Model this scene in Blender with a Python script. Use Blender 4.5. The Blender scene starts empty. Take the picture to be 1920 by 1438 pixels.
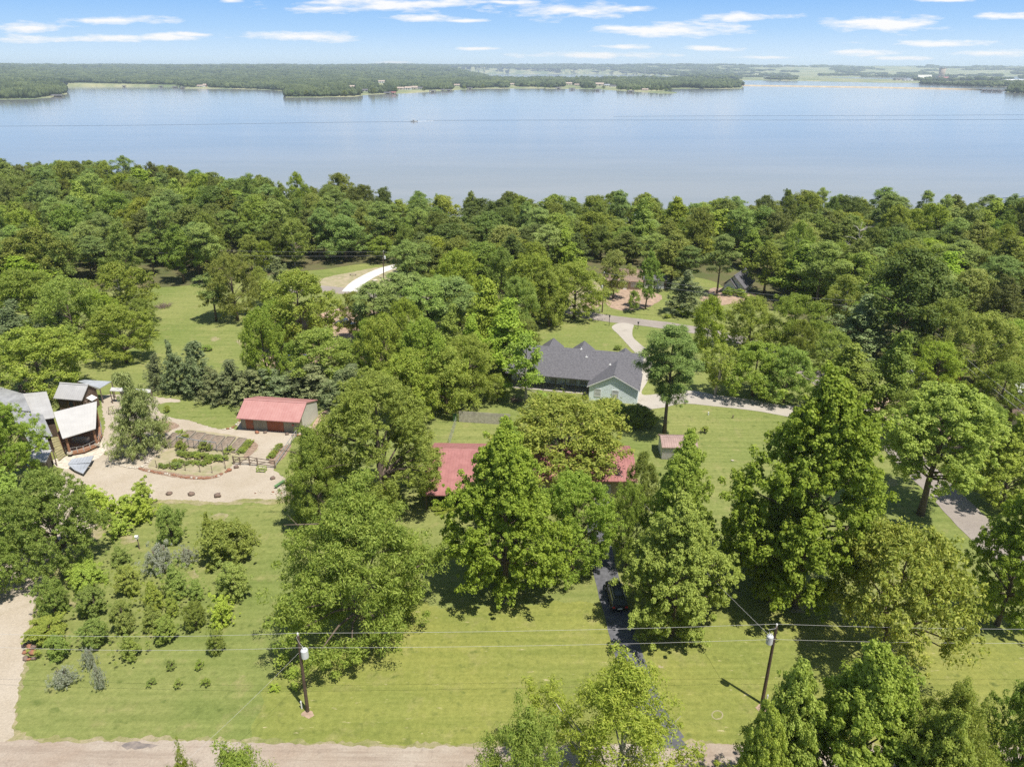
import bpy, math, random
import numpy as np

R = math.radians
sc = bpy.context.scene

# ------------------------------------------------------------------ camera
F, PITCH, CAMH = 1350.0, R(23.57), 55.0
W0, H0 = 1920.0, 1438.0
cam = bpy.data.cameras.new('camera')
cam.sensor_width = 36.0
cam.lens = 36.0 * F / W0
cam.clip_start = 0.5
cam.clip_end = 60000
co = bpy.data.objects.new('camera', cam)
sc.collection.objects.link(co)
co.location = (0, 0, CAMH)
co.rotation_euler = (R(90) - PITCH, 0, 0)
sc.camera = co

# ------------------------------------------------------------------ world
SUN_EL, SUN_AZ = R(66.0), R(-46.0)       # sun stands behind the camera to the right
world = bpy.data.worlds.new('World')
sc.world = world
world.use_nodes = True
nt = world.node_tree
nt.nodes.clear()
N, L = nt.nodes.new, nt.links.new
wout = N('ShaderNodeOutputWorld')
bg = N('ShaderNodeBackground')
L(bg.outputs[0], wout.inputs[0])
sky = N('ShaderNodeTexSky')
sky.sky_type = 'NISHITA'
sky.sun_disc = False
sky.sun_elevation = SUN_EL
sky.sun_rotation = R(90) - SUN_AZ
sky.altitude = 150
sky.air_density = 1.0
sky.dust_density = 0.6
sky.ozone_density = 1.2
bg.inputs[1].default_value = 0.088


def dirpx(px, py):
    a, b = (px - W0 / 2) / F, (py - H0 / 2) / F
    return (a, math.cos(PITCH) - b * math.sin(PITCH), -math.sin(PITCH) - b * math.cos(PITCH))


def vmath(op, a=None, b=None, c=None):
    n = N('ShaderNodeVectorMath')
    n.operation = op
    for i, v in enumerate((a, b, c)):
        if v is None:
            continue
        if hasattr(v, 'links'):
            L(v, n.inputs[i])
        else:
            n.inputs[i].default_value = v
    return n


def fmath(op, a=None, b=None, c=None, clamp=False):
    n = N('ShaderNodeMath')
    n.operation = op
    n.use_clamp = clamp
    for i, v in enumerate((a, b, c)):
        if v is None:
            continue
        if hasattr(v, 'links'):
            L(v, n.inputs[i])
        else:
            n.inputs[i].default_value = v
    return n.outputs[0]


tc = N('ShaderNodeTexCoord')
sx = N('ShaderNodeSeparateXYZ')
L(tc.outputs['Generated'], sx.inputs[0])
ysafe = fmath('MAXIMUM', sx.outputs[1], 0.02)
uu = fmath('DIVIDE', sx.outputs[0], ysafe)
ww = fmath('DIVIDE', sx.outputs[2], ysafe)
uv = N('ShaderNodeCombineXYZ')
L(uu, uv.inputs[0]); L(ww, uv.inputs[1])
nmap = vmath('MULTIPLY', uv.outputs[0], (20.0, 105.0, 1.0))
nz = N('ShaderNodeTexNoise')
L(nmap.outputs[0], nz.inputs['Vector'])
nz.inputs['Scale'].default_value = 1.0
nz.inputs['Detail'].default_value = 6.0
nz.inputs['Roughness'].default_value = 0.62
CL = [(745, 8, 215, 15), (610, 16, 90, 9), (800, 35, 75, 8), (880, 39, 60, 4), (930, 4, 90, 6), (1075, 20, 115, 19), (1195, 18, 34, 6),
      (1265, 57, 150, 15), (1165, 53, 60, 6), (1385, 33, 100, 9), (1660, 46, 135, 18), (1600, 42, 70, 9), (215, 39, 105, 9), (55, 51, 80, 11),
      (75, 74, 70, 9), (275, 71, 150, 9), (365, 66, 60, 5), (570, 69, 108, 11), (1110, 104, 170, 7), (1170, 88, 58, 6),
      (1325, 92, 66, 6), (1760, 83, 120, 8), (1620, 98, 75, 7), (1860, 99, 80, 7), (1900, 32, 66, 9), (1775, 1, 70, 5),
      (900, 92, 46, 4), (1440, 108, 70, 4), (745, 118, 40, 4), (1690, 110, 60, 4), (430, 2, 30, 4)]
CL += [(CLX * 60 - 900, 70 - (CLX * 37) % 110, 90 + (CLX * 53) % 90, 6 + (CLX * 7) % 9) for CLX in range(0, 12)]
CL += [(2000 + CLX * 130, 70 - (CLX * 41) % 120, 90 + (CLX * 47) % 90, 6 + (CLX * 5) % 9) for CLX in range(0, 8)]
cur = None
for cx, cy, rx, ry in CL:
    d = dirpx(cx, cy)
    c0, c1 = d[0] / d[1], d[2] / d[1]
    e = dirpx(cx + rx, cy - ry)
    s0 = 1 / max(1e-4, abs(e[0] / e[1] - c0))
    f_ = dirpx(cx, cy - ry)
    s1 = 1 / max(1e-4, abs(f_[2] / f_[1] - c1))
    m = vmath('MULTIPLY_ADD', uv.outputs[0], (s0, s1, 0), (-c0 * s0, -c1 * s1, 0))
    ln = N('ShaderNodeVectorMath'); ln.operation = 'LENGTH'
    L(m.outputs[0], ln.inputs[0])
    cur = ln.outputs['Value'] if cur is None else fmath('MINIMUM', cur, ln.outputs['Value'])
# overhead clouds (out of frame, they only help light the place)
dens = fmath('SUBTRACT', 1.0, cur)
wob = fmath('MULTIPLY', fmath('SUBTRACT', nz.outputs['Fac'], 0.5), 3.0)
cmask = fmath('MULTIPLY', fmath('ADD', dens, wob), 1.25, clamp=True)
cmask = fmath('MULTIPLY', cmask, 0.88)
ramp = N('ShaderNodeValToRGB')
rr = ramp.color_ramp
rr.elements[0].position = 0.0; rr.elements[0].color = (0.60, 0.73, 0.82, 1)
rr.elements[1].position = 1.0; rr.elements[1].color = (0.10, 0.26, 0.62, 1)
for p_, c_ in ((0.014, (0.55, 0.70, 0.83, 1)), (0.045, (0.33, 0.55, 0.84, 1)), (0.082, (0.17, 0.41, 0.82, 1)), (0.13, (0.42, 0.51, 0.62, 1)), (0.4, (0.38, 0.47, 0.60, 1))):
    el_ = rr.elements.new(p_); el_.color = c_
zc = fmath('MAXIMUM', sx.outputs[2], 0.0)
L(zc, ramp.inputs[0])
skys = vmath('SCALE', ramp.outputs[0]); skys.inputs['Scale'].default_value = 10.0
mixn = N('ShaderNodeMix'); mixn.data_type = 'RGBA'
lowf = fmath('SUBTRACT', 1.0, fmath('MULTIPLY', zc, 1.6, clamp=True))
L(lowf, mixn.inputs[0]); L(sky.outputs[0], mixn.inputs[6]); L(skys.outputs[0], mixn.inputs[7])
mixc = N('ShaderNodeMix'); mixc.data_type = 'RGBA'
L(cmask, mixc.inputs[0]); L(mixn.outputs[2], mixc.inputs[6])
mixc.inputs[7].default_value = (9.0, 8.7, 8.3, 1)
L(mixc.outputs[2], bg.inputs[0])

sun = bpy.data.lights.new('sun', 'SUN')
sun.energy = 4.8
sun.angle = R(0.53)
sun.color = (1.0, 0.955, 0.88)
so = bpy.data.objects.new('sun', sun)
sc.collection.objects.link(so)
so.location = (60, -60, 200)
# lamp points along -Z; direction towards the sun = (cos el cos az, cos el sin az, sin el)
so.rotation_euler = (R(90) - SUN_EL, 0, SUN_AZ + R(90))

sc.view_settings.view_transform = 'Standard'
sc.view_settings.look = 'None'
sc.view_settings.gamma = 1
sc.view_settings.exposure = 0.48
sc.render.engine = 'CYCLES'
cy = sc.cycles
cy.max_bounces = 6
cy.diffuse_bounces = 3
cy.glossy_bounces = 2
cy.transmission_bounces = 3
cy.transparent_max_bounces = 4
cy.volume_bounces = 1
cy.caustics_reflective = False
cy.caustics_refractive = False
cy.sample_clamp_indirect = 4
cy.use_denoising = False
cy.denoiser = 'OPENIMAGEDENOISE'
cy.denoising_input_passes = 'RGB_ALBEDO_NORMAL'
cy.use_adaptive_sampling = False

# ------------------------------------------------------------------ helpers
WZ = -5.0                                   # lake level


def G(px, py, z=0.0):
    """ground point seen at pixel (px,py) of the 1920-wide photograph, at height z"""
    d = dirpx(px, py)
    t = (z - CAMH) / d[2]
    return (d[0] * t, d[1] * t)


def PJ(x, y, z):
    r2 = z - CAMH
    c = y * math.cos(PITCH) - r2 * math.sin(PITCH)
    dn = -y * math.sin(PITCH) - r2 * math.cos(PITCH)
    return W0 / 2 + F * x / c, H0 / 2 + F * dn / c


def shore_y(x):
    """world y of the near shore of the lake"""
    return 285 + 115 * (1 / (1 + math.exp((x + 120) / 45.0))) + 6 * math.sin(x / 17.0) + 3 * math.sin(x / 6.1 + 1) + max(0, x - 170) * 0.35


def gz(x, y):
    s = shore_y(x)
    t = (y - (s - 75)) / 75.0
    if t <= 0:
        return 0.0
    if t > 1:
        return -4.7 - (t - 1) * 6
    return -4.7 * t * t * (3 - 2 * t)


def Gt(px, py):
    z = 0.0
    for _ in range(12):
        x, y = G(px, py, z)
        z = gz(x, y)
    return x, y, z


MATS = {}


def mat(name, col=(0.5, 0.5, 0.5), rough=0.8, var=0.0, scale=1.0, col2=None, bump=0.0, bscale=None, metal=0.0, spec=0.3, emit=None, detail=5, coord='Object', thr=(0.35, 0.65)):
    if name in MATS:
        return MATS[name]
    m = bpy.data.materials.new(name)
    m.use_nodes = True
    t = m.node_tree
    b = t.nodes['Principled BSDF']
    b.inputs['Roughness'].default_value = rough
    b.inputs['Metallic'].default_value = metal
    b.inputs['Specular IOR Level'].default_value = spec
    tcn = t.nodes.new('ShaderNodeTexCoord')
    nzn = t.nodes.new('ShaderNodeTexNoise')
    t.links.new(tcn.outputs[coord], nzn.inputs['Vector'])
    nzn.inputs['Scale'].default_value = scale
    nzn.inputs['Detail'].default_value = detail
    nzn.inputs['Roughness'].default_value = 0.65
    cr = t.nodes.new('ShaderNodeValToRGB')
    c2 = col2 if col2 else tuple(max(0, c * (1 - var)) for c in col)
    c1 = col if col2 else tuple(min(1, c * (1 + var * 0.5)) for c in col)
    cr.color_ramp.elements[0].position = thr[0]
    cr.color_ramp.elements[1].position = thr[1]
    cr.color_ramp.elements[0].color = (*c2, 1)
    cr.color_ramp.elements[1].color = (*c1, 1)
    t.links.new(nzn.outputs['Fac'], cr.inputs[0])
    t.links.new(cr.outputs[0], b.inputs['Base Color'])
    if bump:
        nb = t.nodes.new('ShaderNodeTexNoise')
        t.links.new(tcn.outputs[coord], nb.inputs['Vector'])
        nb.inputs['Scale'].default_value = bscale or scale * 4
        nb.inputs['Detail'].default_value = 4
        bp = t.nodes.new('ShaderNodeBump')
        bp.inputs['Strength'].default_value = bump
        bp.inputs['Distance'].default_value = 0.1
        t.links.new(nb.outputs['Fac'], bp.inputs['Height'])
        t.links.new(bp.outputs[0], b.inputs['Normal'])
    if emit:
        b.inputs['Emission Color'].default_value = (*emit, 1)
        b.inputs['Emission Strength'].default_value = 1
    MATS[name] = m
    return m


def mixnodes(t, fac, a, b, blend='MIX'):
    n = t.nodes.new('ShaderNodeMix')
    n.data_type = 'RGBA'
    n.blend_type = blend
    for s, v in ((0, fac), (6, a), (7, b)):
        if hasattr(v, 'links'):
            t.links.new(v, n.inputs[s])
        elif s == 0:
            n.inputs[0].default_value = v
        else:
            n.inputs[s].default_value = (*v, 1)
    return n.outputs[2]


def nnoise(t, vec, scale, detail=4, rough=0.6, lo=0.0, hi=1.0, stretch=None):
    if stretch:
        mp = t.nodes.new('ShaderNodeMapping')
        mp.inputs['Scale'].default_value = stretch
        mp.inputs['Rotation'].default_value = (0, 0, stretch[2] if False else 0)
        t.links.new(vec, mp.inputs[0])
        vec = mp.outputs[0]
    n = t.nodes.new('ShaderNodeTexNoise')
    n.inputs['Scale'].default_value = scale
    n.inputs['Detail'].default_value = detail
    n.inputs['Roughness'].default_value = rough
    t.links.new(vec, n.inputs['Vector'])
    mr = t.nodes.new('ShaderNodeMapRange')
    mr.inputs[1].default_value = lo
    mr.inputs[2].default_value = hi
    t.links.new(n.outputs['Fac'], mr.inputs[0])
    return mr.outputs[0]


def grass_mat(name, c_main, c_dry, c_deep, dry=(0.5, 0.75)):
    m = bpy.data.materials.new(name)
    m.use_nodes = True
    t = m.node_tree
    b = t.nodes['Principled BSDF']
    b.inputs['Roughness'].default_value = 0.9
    b.inputs['Specular IOR Level'].default_value = 0.15
    g = t.nodes.new('ShaderNodeNewGeometry').outputs['Position']
    big = nnoise(t, g, 0.055, 4, 0.6, 0.38, 0.66)
    med = nnoise(t, g, 0.33, 5, 0.65, dry[0], dry[1])
    fine = nnoise(t, g, 1.7, 8, 0.85, 0.28, 0.72)
    mow = nnoise(t, g, 1.0, 3, 0.6, 0.3, 0.7, stretch=(0.05, 1.1, 1.0))
    c = mixnodes(t, big, c_main, c_deep)
    c = mixnodes(t, med, c, c_dry)
    c = mixnodes(t, fine, tuple(0.80 for _ in range(3)), tuple(1.18 for _ in range(3))) if False else c
    f1 = mixnodes(t, fine, (0.62, 0.66, 0.56), (1.32, 1.28, 1.34))
    f2 = mixnodes(t, mow, (0.84, 0.88, 0.80), (1.13, 1.10, 1.12))
    tuft = nnoise(t, g, 0.9, 3, 0.5, 0.60, 0.72)
    c = mixnodes(t, tuft, c, tuple(a * 0.8 for a in c_deep))
    spots = nnoise(t, g, 0.16, 6, 0.75, 0.66, 0.80)
    c = mixnodes(t, spots, c, tuple(0.5 * (a + b) * 1.05 for a, b in zip(c_dry, (0.36, 0.27, 0.17))))
    if name.startswith('front'):
        fl = nnoise(t, g, 1.0, 4, 0.6, 0.655, 0.70, stretch=(0.7, 3.2, 1.0))
        c = mixnodes(t, fl, c, (0.42, 0.37, 0.20))
    c = mixnodes(t, 1.0, c, f1, 'MULTIPLY')
    c = mixnodes(t, 1.0, c, f2, 'MULTIPLY')
    t.links.new(c, b.inputs['Base Color'])
    bp = t.nodes.new('ShaderNodeBump')
    bp.inputs['Strength'].default_value = 0.6
    bp.inputs['Distance'].default_value = 0.12
    t.links.new(fine, bp.inputs['Height'])
    t.links.new(bp.outputs[0], b.inputs['Normal'])
    MATS[name] = m
    return m


def earth_mat(name, a, b, c, speck=0.35, streak=None):
    m = bpy.data.materials.new(name)
    m.use_nodes = True
    t = m.node_tree
    bs = t.nodes['Principled BSDF']
    bs.inputs['Roughness'].default_value = 0.95
    bs.inputs['Specular IOR Level'].default_value = 0.1
    g = t.nodes.new('ShaderNodeNewGeometry').outputs['Position']
    col = mixnodes(t, nnoise(t, g, 0.16, 7, 0.7, 0.36, 0.64), a, b)
    col = mixnodes(t, nnoise(t, g, 0.45, 7, 0.75, 0.56, 0.72), col, c)
    if streak:
        col = mixnodes(t, nnoise(t, g, 1.0, 5, 0.65, 0.50, 0.66, stretch=streak), col, tuple(0.5 * (p + q) for p, q in zip(b, c)))
    fine = nnoise(t, g, 4.5, 6, 0.85, 0.25, 0.75)
    col = mixnodes(t, 1.0, col, mixnodes(t, fine, (1 - speck,) * 3, (1 + speck * 0.8,) * 3), 'MULTIPLY')
    t.links.new(col, bs.inputs['Base Color'])
    bp = t.nodes.new('ShaderNodeBump')
    bp.inputs['Strength'].default_value = 0.5
    bp.inputs['Distance'].default_value = 0.08
    t.links.new(fine, bp.inputs['Height'])
    t.links.new(bp.outputs[0], bs.inputs['Normal'])
    return m


def new_obj(name, me, parent=None, m=None):
    o = bpy.data.objects.new(name, me)
    sc.collection.objects.link(o)
    if parent is not None:
        o.parent = parent
    if m is not None and me is not None and not me.materials:
        me.materials.append(m)
    return o


def tag(o, label=None, cat=None, group=None, kind=None):
    if label: o['label'] = label
    if cat: o['category'] = cat
    if group: o['group'] = group
    if kind: o['kind'] = kind
    return o


def empty(name, loc, rz=0, label=None, cat=None, group=None):
    o = bpy.data.objects.new(name, None)
    sc.collection.objects.link(o)
    o.location = loc
    o.rotation_euler = (0, 0, rz)
    o.empty_display_size = 0.5
    return tag(o, label, cat, group)


def mesh_np(name, V, Q, smooth=False):
    """V (n,3) array, Q (m,k) faces all of k corners"""
    me = bpy.data.meshes.new(name)
    V = np.asarray(V, dtype=np.float32); Q = np.asarray(Q, dtype=np.int32)
    k = Q.shape[1]
    me.vertices.add(len(V)); me.vertices.foreach_set('co', V.ravel())
    me.loops.add(Q.size); me.loops.foreach_set('vertex_index', Q.ravel())
    me.polygons.add(len(Q))
    me.polygons.foreach_set('loop_start', np.arange(0, Q.size, k, dtype=np.int32))
    me.polygons.foreach_set('loop_total', np.full(len(Q), k, dtype=np.int32))
    if smooth:
        me.polygons.foreach_set('use_smooth', np.ones(len(Q), dtype=bool))
    me.update(calc_edges=True)
    return me


class MB:
    def __init__(s):
        s.v, s.f = [], []

    def add(s, vs, fs):
        o = len(s.v)
        s.v += [tuple(v) for v in vs]
        s.f += [tuple(i + o for i in f) for f in fs]
        return s

    def box(s, x0, x1, y0, y1, z0, z1):
        vs = [(x0, y0, z0), (x1, y0, z0), (x1, y1, z0), (x0, y1, z0), (x0, y0, z1), (x1, y0, z1), (x1, y1, z1), (x0, y1, z1)]
        return s.add(vs, [(0, 3, 2, 1), (4, 5, 6, 7), (0, 1, 5, 4), (1, 2, 6, 5), (2, 3, 7, 6), (3, 0, 4, 7)])

    def bar(s, p, q, w, h=None):
        """box beam from p to q, w wide, h high"""
        h = h or w
        p, q = np.array(p, float), np.array(q, float)
        d = q - p
        d /= np.linalg.norm(d) + 1e-9
        up = np.array((0, 0, 1.0)) if abs(d[2]) < 0.95 else np.array((1.0, 0, 0))
        a = np.cross(d, up); a /= np.linalg.norm(a)
        b = np.cross(a, d)
        vs = [tuple(o + a * i * w / 2 + b * j * h / 2) for o in (p, q) for i, j in ((-1, -1), (1, -1), (1, 1), (-1, 1))]
        return s.add(vs, [(0, 3, 2, 1), (4, 5, 6, 7), (0, 1, 5, 4), (1, 2, 6, 5), (2, 3, 7, 6), (3, 0, 4, 7)])

    def tube(s, pts, rad, n=8, cap=True):
        pts = [np.array(p, float) for p in pts]
        base = len(s.v)
        for i, p in enumerate(pts):
            d = pts[min(i + 1, len(pts) - 1)] - pts[max(i - 1, 0)]
            d /= np.linalg.norm(d) + 1e-9
            up = np.array((0, 0, 1.0)) if abs(d[2]) < 0.9 else np.array((1.0, 0, 0))
            a = np.cross(d, up); a /= np.linalg.norm(a)
            b = np.cross(d, a)
            r = rad[i] if hasattr(rad, '__len__') else rad
            for k in range(n):
                t = 2 * math.pi * k / n
                s.v.append(tuple(p + a * r * math.cos(t) + b * r * math.sin(t)))
        for i in range(len(pts) - 1):
            for k in range(n):
                k2 = (k + 1) % n
                s.f.append((base + i * n + k, base + i * n + k2, base + (i + 1) * n + k2, base + (i + 1) * n + k))
        if cap:
            s.f.append(tuple(base + k for k in reversed(range(n))))
            s.f.append(tuple(base + (len(pts) - 1) * n + k for k in range(n)))
        return s

    def prism(s, poly, z0, z1):
        n = len(poly)
        vs = [(p[0], p[1], z0) for p in poly] + [(p[0], p[1], z1) for p in poly]
        return s.add(vs, [tuple(reversed(range(n))), tuple(range(n, 2 * n))] + [(i, (i + 1) % n, n + (i + 1) % n, n + i) for i in range(n)])

    def xsec(s, prof, u0, u1, axis='x'):
        """profile of (v,z) pairs extruded along u"""
        n = len(prof)
        if axis == 'x':
            vs = [(u0, a, b) for a, b in prof] + [(u1, a, b) for a, b in prof]
        else:
            vs = [(a, u0, b) for a, b in prof] + [(a, u1, b) for a, b in prof]
        return s.add(vs, [tuple(reversed(range(n))), tuple(range(n, 2 * n))] + [(i, (i + 1) % n, n + (i + 1) % n, n + i) for i in range(n)])

    def build(s, name, m, parent=None, smooth=False, bevel=0):
        me = bpy.data.meshes.new(name)
        me.from_pydata(s.v, [], s.f)
        if smooth:
            me.polygons.foreach_set('use_smooth', [True] * len(me.polygons))
        me.materials.append(m)
        me.update()
        o = new_obj(name, me, parent)
        if bevel:
            md = o.modifiers.new('b', 'BEVEL'); md.width = bevel; md.segments = 2
        return o


def smooth_line(pts, step=1.0, closed=True):
    """Catmull-Rom through pts, resampled"""
    P = [np.array(p, float) for p in pts]
    n = len(P)
    out = []
    rng = range(n) if closed else range(n - 1)
    for i in rng:
        if closed:
            a, b, c, d = P[(i - 1) % n], P[i], P[(i + 1) % n], P[(i + 2) % n]
        else:
            a, b, c, d = P[max(i - 1, 0)], P[i], P[i + 1], P[min(i + 2, n - 1)]
        k = max(2, int(np.linalg.norm(c - b) / step))
        for j in range(k):
            t = j / k
            out.append(0.5 * ((2 * b) + (c - a) * t + (2 * a - 5 * b + 4 * c - d) * t * t + (3 * b - a - 3 * c + d) * t ** 3))
    if not closed:
        out.append(P[-1])
    return out


def jitter(line, amp, rs, closed=True):
    """ragged edge: every point slides along the outline's own normal"""
    out = []
    n = len(line)
    a = 0.0
    for i, p in enumerate(line):
        q0, q1 = line[i - 1] if (closed or i) else p, line[(i + 1) % n] if (closed or i < n - 1) else p
        d = (q1[0] - q0[0], q1[1] - q0[1])
        L_ = math.hypot(*d) or 1
        a = 0.45 * a + 0.55 * rs.uniform(-1, 1) * 1.5
        out.append((p[0] - d[1] / L_ * a * amp, p[1] + d[0] / L_ * a * amp))
    return out


def sheet(name, px_pts, z, m, amp=0.12, smooth=True, step=0.8, kind='structure', px=True, label=None, cat=None):
    rs = random.Random(name + str(px_pts[0]))
    pts = [G(*p) for p in px_pts] if px else px_pts
    if smooth:
        pts = smooth_line(pts, step)
    pts = jitter(pts, amp, rs)
    me = bpy.data.meshes.new(name)
    me.from_pydata([(p[0], p[1], z) for p in pts], [], [tuple(range(len(pts)))])
    me.update()
    if me.polygons[0].normal.z < 0:
        me.flip_normals()
    me.materials.append(m)
    o = new_obj(name, me)
    tag(o, label, cat, None, kind)
    return o


def strip(name, line_px, w, z, m, amp=0.1, px=True, kind='structure', step=1.5):
    """road of width w along a line"""
    rs = random.Random(name + str(line_px[0]))
    pts = [G(*p) for p in line_px] if px else line_px
    pts = smooth_line(pts, step, False)
    V, Q = [], []
    for i, p in enumerate(pts):
        d = pts[min(i + 1, len(pts) - 1)] - pts[max(i - 1, 0)]
        d /= np.linalg.norm(d)
        n = np.array((-d[1], d[0]))
        a = p + n * (w / 2 + rs.uniform(-amp, amp)); b = p - n * (w / 2 + rs.uniform(-amp, amp))
        V += [(a[0], a[1], z), (b[0], b[1], z)]
        if i:
            Q.append((2 * i - 2, 2 * i - 1, 2 * i + 1, 2 * i))
    me = mesh_np(name, V, Q)
    if me.polygons[0].normal.z < 0:
        me.flip_normals()
    me.materials.append(m)
    o = new_obj(name, me)
    o['kind'] = kind
    return o


# ------------------------------------------------------------------ materials
M = {}
M['lawn'] = grass_mat('lawn grass', (0.224, 0.240, 0.078), (0.30, 0.265, 0.12), (0.168, 0.206, 0.056), (0.55, 0.85))
M['lawn2'] = grass_mat('front lawn grass', (0.246, 0.252, 0.064), (0.31, 0.275, 0.125), (0.195, 0.222, 0.056), (0.55, 0.9))
M['floor'] = mat('forest floor', (0.131, 0.109, 0.052), 0.95, col2=(0.083, 0.100, 0.030), scale=0.12, bump=0.3, bscale=2)
M['gravel'] = earth_mat('crushed stone', (0.445, 0.385, 0.305), (0.385, 0.325, 0.245), (0.33, 0.28, 0.20), 0.30)
M['verge'] = grass_mat('dry verge', (0.27, 0.245, 0.11), (0.36, 0.30, 0.20), (0.21, 0.225, 0.075), (0.42, 0.62))
M['dirt'] = earth_mat('pink dirt road', (0.395, 0.34, 0.275), (0.33, 0.26, 0.20), (0.22, 0.175, 0.14), 0.26, (0.05, 0.9, 1.0))
M['asph'] = mat('dark asphalt', (0.115, 0.115, 0.125), 0.85, var=0.35, scale=1.2, bump=0.3, bscale=12, detail=8)
M['patch'] = mat('faded asphalt patch', (0.26, 0.215, 0.18), 0.9, col2=(0.15, 0.13, 0.12), scale=1.5, detail=8)
M['road'] = earth_mat('worn tar and chip road', (0.32, 0.28, 0.245), (0.26, 0.225, 0.195), (0.21, 0.185, 0.165), 0.2)
M['conc'] = earth_mat('pale concrete', (0.42, 0.38, 0.325), (0.365, 0.33, 0.28), (0.30, 0.27, 0.225), 0.12)
M['newconc'] = mat('new white concrete', (0.592, 0.566, 0.522), 0.8, var=0.1, scale=0.7)
M['soil'] = mat('bed soil', (0.235, 0.183, 0.135), 0.95, var=0.35, scale=2.5, bump=0.4)
M['redsoil'] = mat('bare red soil', (0.365, 0.261, 0.187), 0.95, var=0.3, scale=1.0)
M['mulch'] = mat('mulch', (0.296, 0.209, 0.148), 0.95, var=0.4, scale=3, bump=0.5)
M['redroof'] = mat('red metal roof', (0.44, 0.235, 0.21), 0.5, col2=(0.385, 0.185, 0.165), scale=0.7, detail=9, spec=0.4)
M['redroof2'] = mat('faded red metal roof', (0.365, 0.165, 0.15), 0.5, col2=(0.285, 0.12, 0.11), scale=0.9, detail=9, spec=0.4)
M['shingle'] = mat('charcoal shingles', (0.150, 0.145, 0.152), 0.9, col2=(0.085, 0.082, 0.09), scale=3.5, detail=9, bump=0.2, bscale=20)
M['siding'] = mat('pale blue siding', (0.72, 0.78, 0.78), 0.6, var=0.06, scale=1)
M['white'] = mat('white paint', (0.661, 0.652, 0.626), 0.5, var=0.06, scale=1)
M['cream'] = mat('cream metal siding', (0.522, 0.509, 0.435), 0.55, var=0.08, scale=0.8)
M['taupe'] = mat('taupe metal siding', (0.235, 0.215, 0.165), 0.6, var=0.12, scale=0.8)
M['orange'] = mat('rust red door', (0.313, 0.100, 0.052), 0.55, var=0.15, scale=1.2)
M['brown'] = mat('brown stained wood', (0.125, 0.085, 0.062), 0.75, var=0.3, scale=2)
M['tin'] = mat('pale tin roof', (0.452, 0.439, 0.422), 0.45, var=0.12, scale=0.5, metal=0.15, spec=0.5)
M['tin2'] = mat('weathered tin roof', (0.348, 0.344, 0.339), 0.45, var=0.25, scale=0.7, metal=0.2, spec=0.5)
M['bluetin'] = mat('bluish tin', (0.42, 0.44, 0.47), 0.5, var=0.2, scale=0.5, metal=0.3, spec=0.5)
M['wood'] = mat('grey weathered wood', (0.27, 0.23, 0.18), 0.85, var=0.3, scale=2.5, detail=7)
M['cedarw'] = mat('orange cedar wood', (0.30, 0.155, 0.09), 0.7, var=0.2, scale=2)
M['polew'] = mat('dark pole wood', (0.10, 0.068, 0.048), 0.85, var=0.35, scale=2)
M['oldpole'] = mat('old plank wood', (0.20, 0.15, 0.115), 0.85, var=0.35, scale=2)
M['glass'] = mat('dark glass', (0.05, 0.06, 0.07), 0.12, spec=0.6)
M['pane'] = mat('window glass with blinds', (0.42, 0.43, 0.42), 0.25, var=0.2, scale=6, spec=0.6)
M['black'] = mat('black paint', (0.012, 0.013, 0.016), 0.18, spec=0.7)
M['rubber'] = mat('rubber', (0.02, 0.02, 0.02), 0.8)
M['steel'] = mat('galvanised steel', (0.50, 0.50, 0.50), 0.4, metal=0.6, spec=0.5)
M['rock'] = mat('brown field stone', (0.235, 0.165, 0.125), 0.9, col2=(0.12, 0.09, 0.075), scale=2.2, bump=0.6, bscale=6)
M['redrock'] = mat('rusty red stone', (0.36, 0.17, 0.095), 0.9, col2=(0.22, 0.10, 0.065), scale=2.2, bump=0.6, bscale=6)
M['paleRock'] = mat('pale limestone', (0.56, 0.50, 0.41), 0.9, var=0.3, scale=2.2, bump=0.6, bscale=6)
M['green'] = mat('green paint', (0.12, 0.24, 0.09), 0.6, var=0.2, scale=3)
M['cartgreen'] = mat('yellow green paint', (0.30, 0.36, 0.10), 0.6, var=0.2, scale=3)
M['grid_dirt'] = mat('dry tan earth', (0.383, 0.313, 0.217), 0.95, col2=(0.244, 0.235, 0.113), scale=0.6, detail=8)
M['wire'] = mat('aluminium wire', (0.55, 0.53, 0.50), 0.5, metal=0.3)
M['darkwire'] = mat('dark cable', (0.16, 0.16, 0.16), 0.6)
M['navy'] = mat('navy car paint', (0.03, 0.05, 0.10), 0.2, spec=0.7)
M['redpaint'] = mat('red car paint', (0.45, 0.05, 0.03), 0.25, spec=0.6)
M['sand'] = mat('shore sand', (0.48, 0.38, 0.24), 0.95, var=0.2, scale=0.05)
M['blinds'] = mat('tan brick wall', (0.42, 0.34, 0.25), 0.8, var=0.2, scale=3)
M['fencew'] = mat('silvery fence boards', (0.42, 0.385, 0.32), 0.85, var=0.3, scale=2.5, detail=7)
M['brownroof'] = mat('brown shingle roof', (0.26, 0.185, 0.135), 0.9, var=0.3, scale=3)


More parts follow.
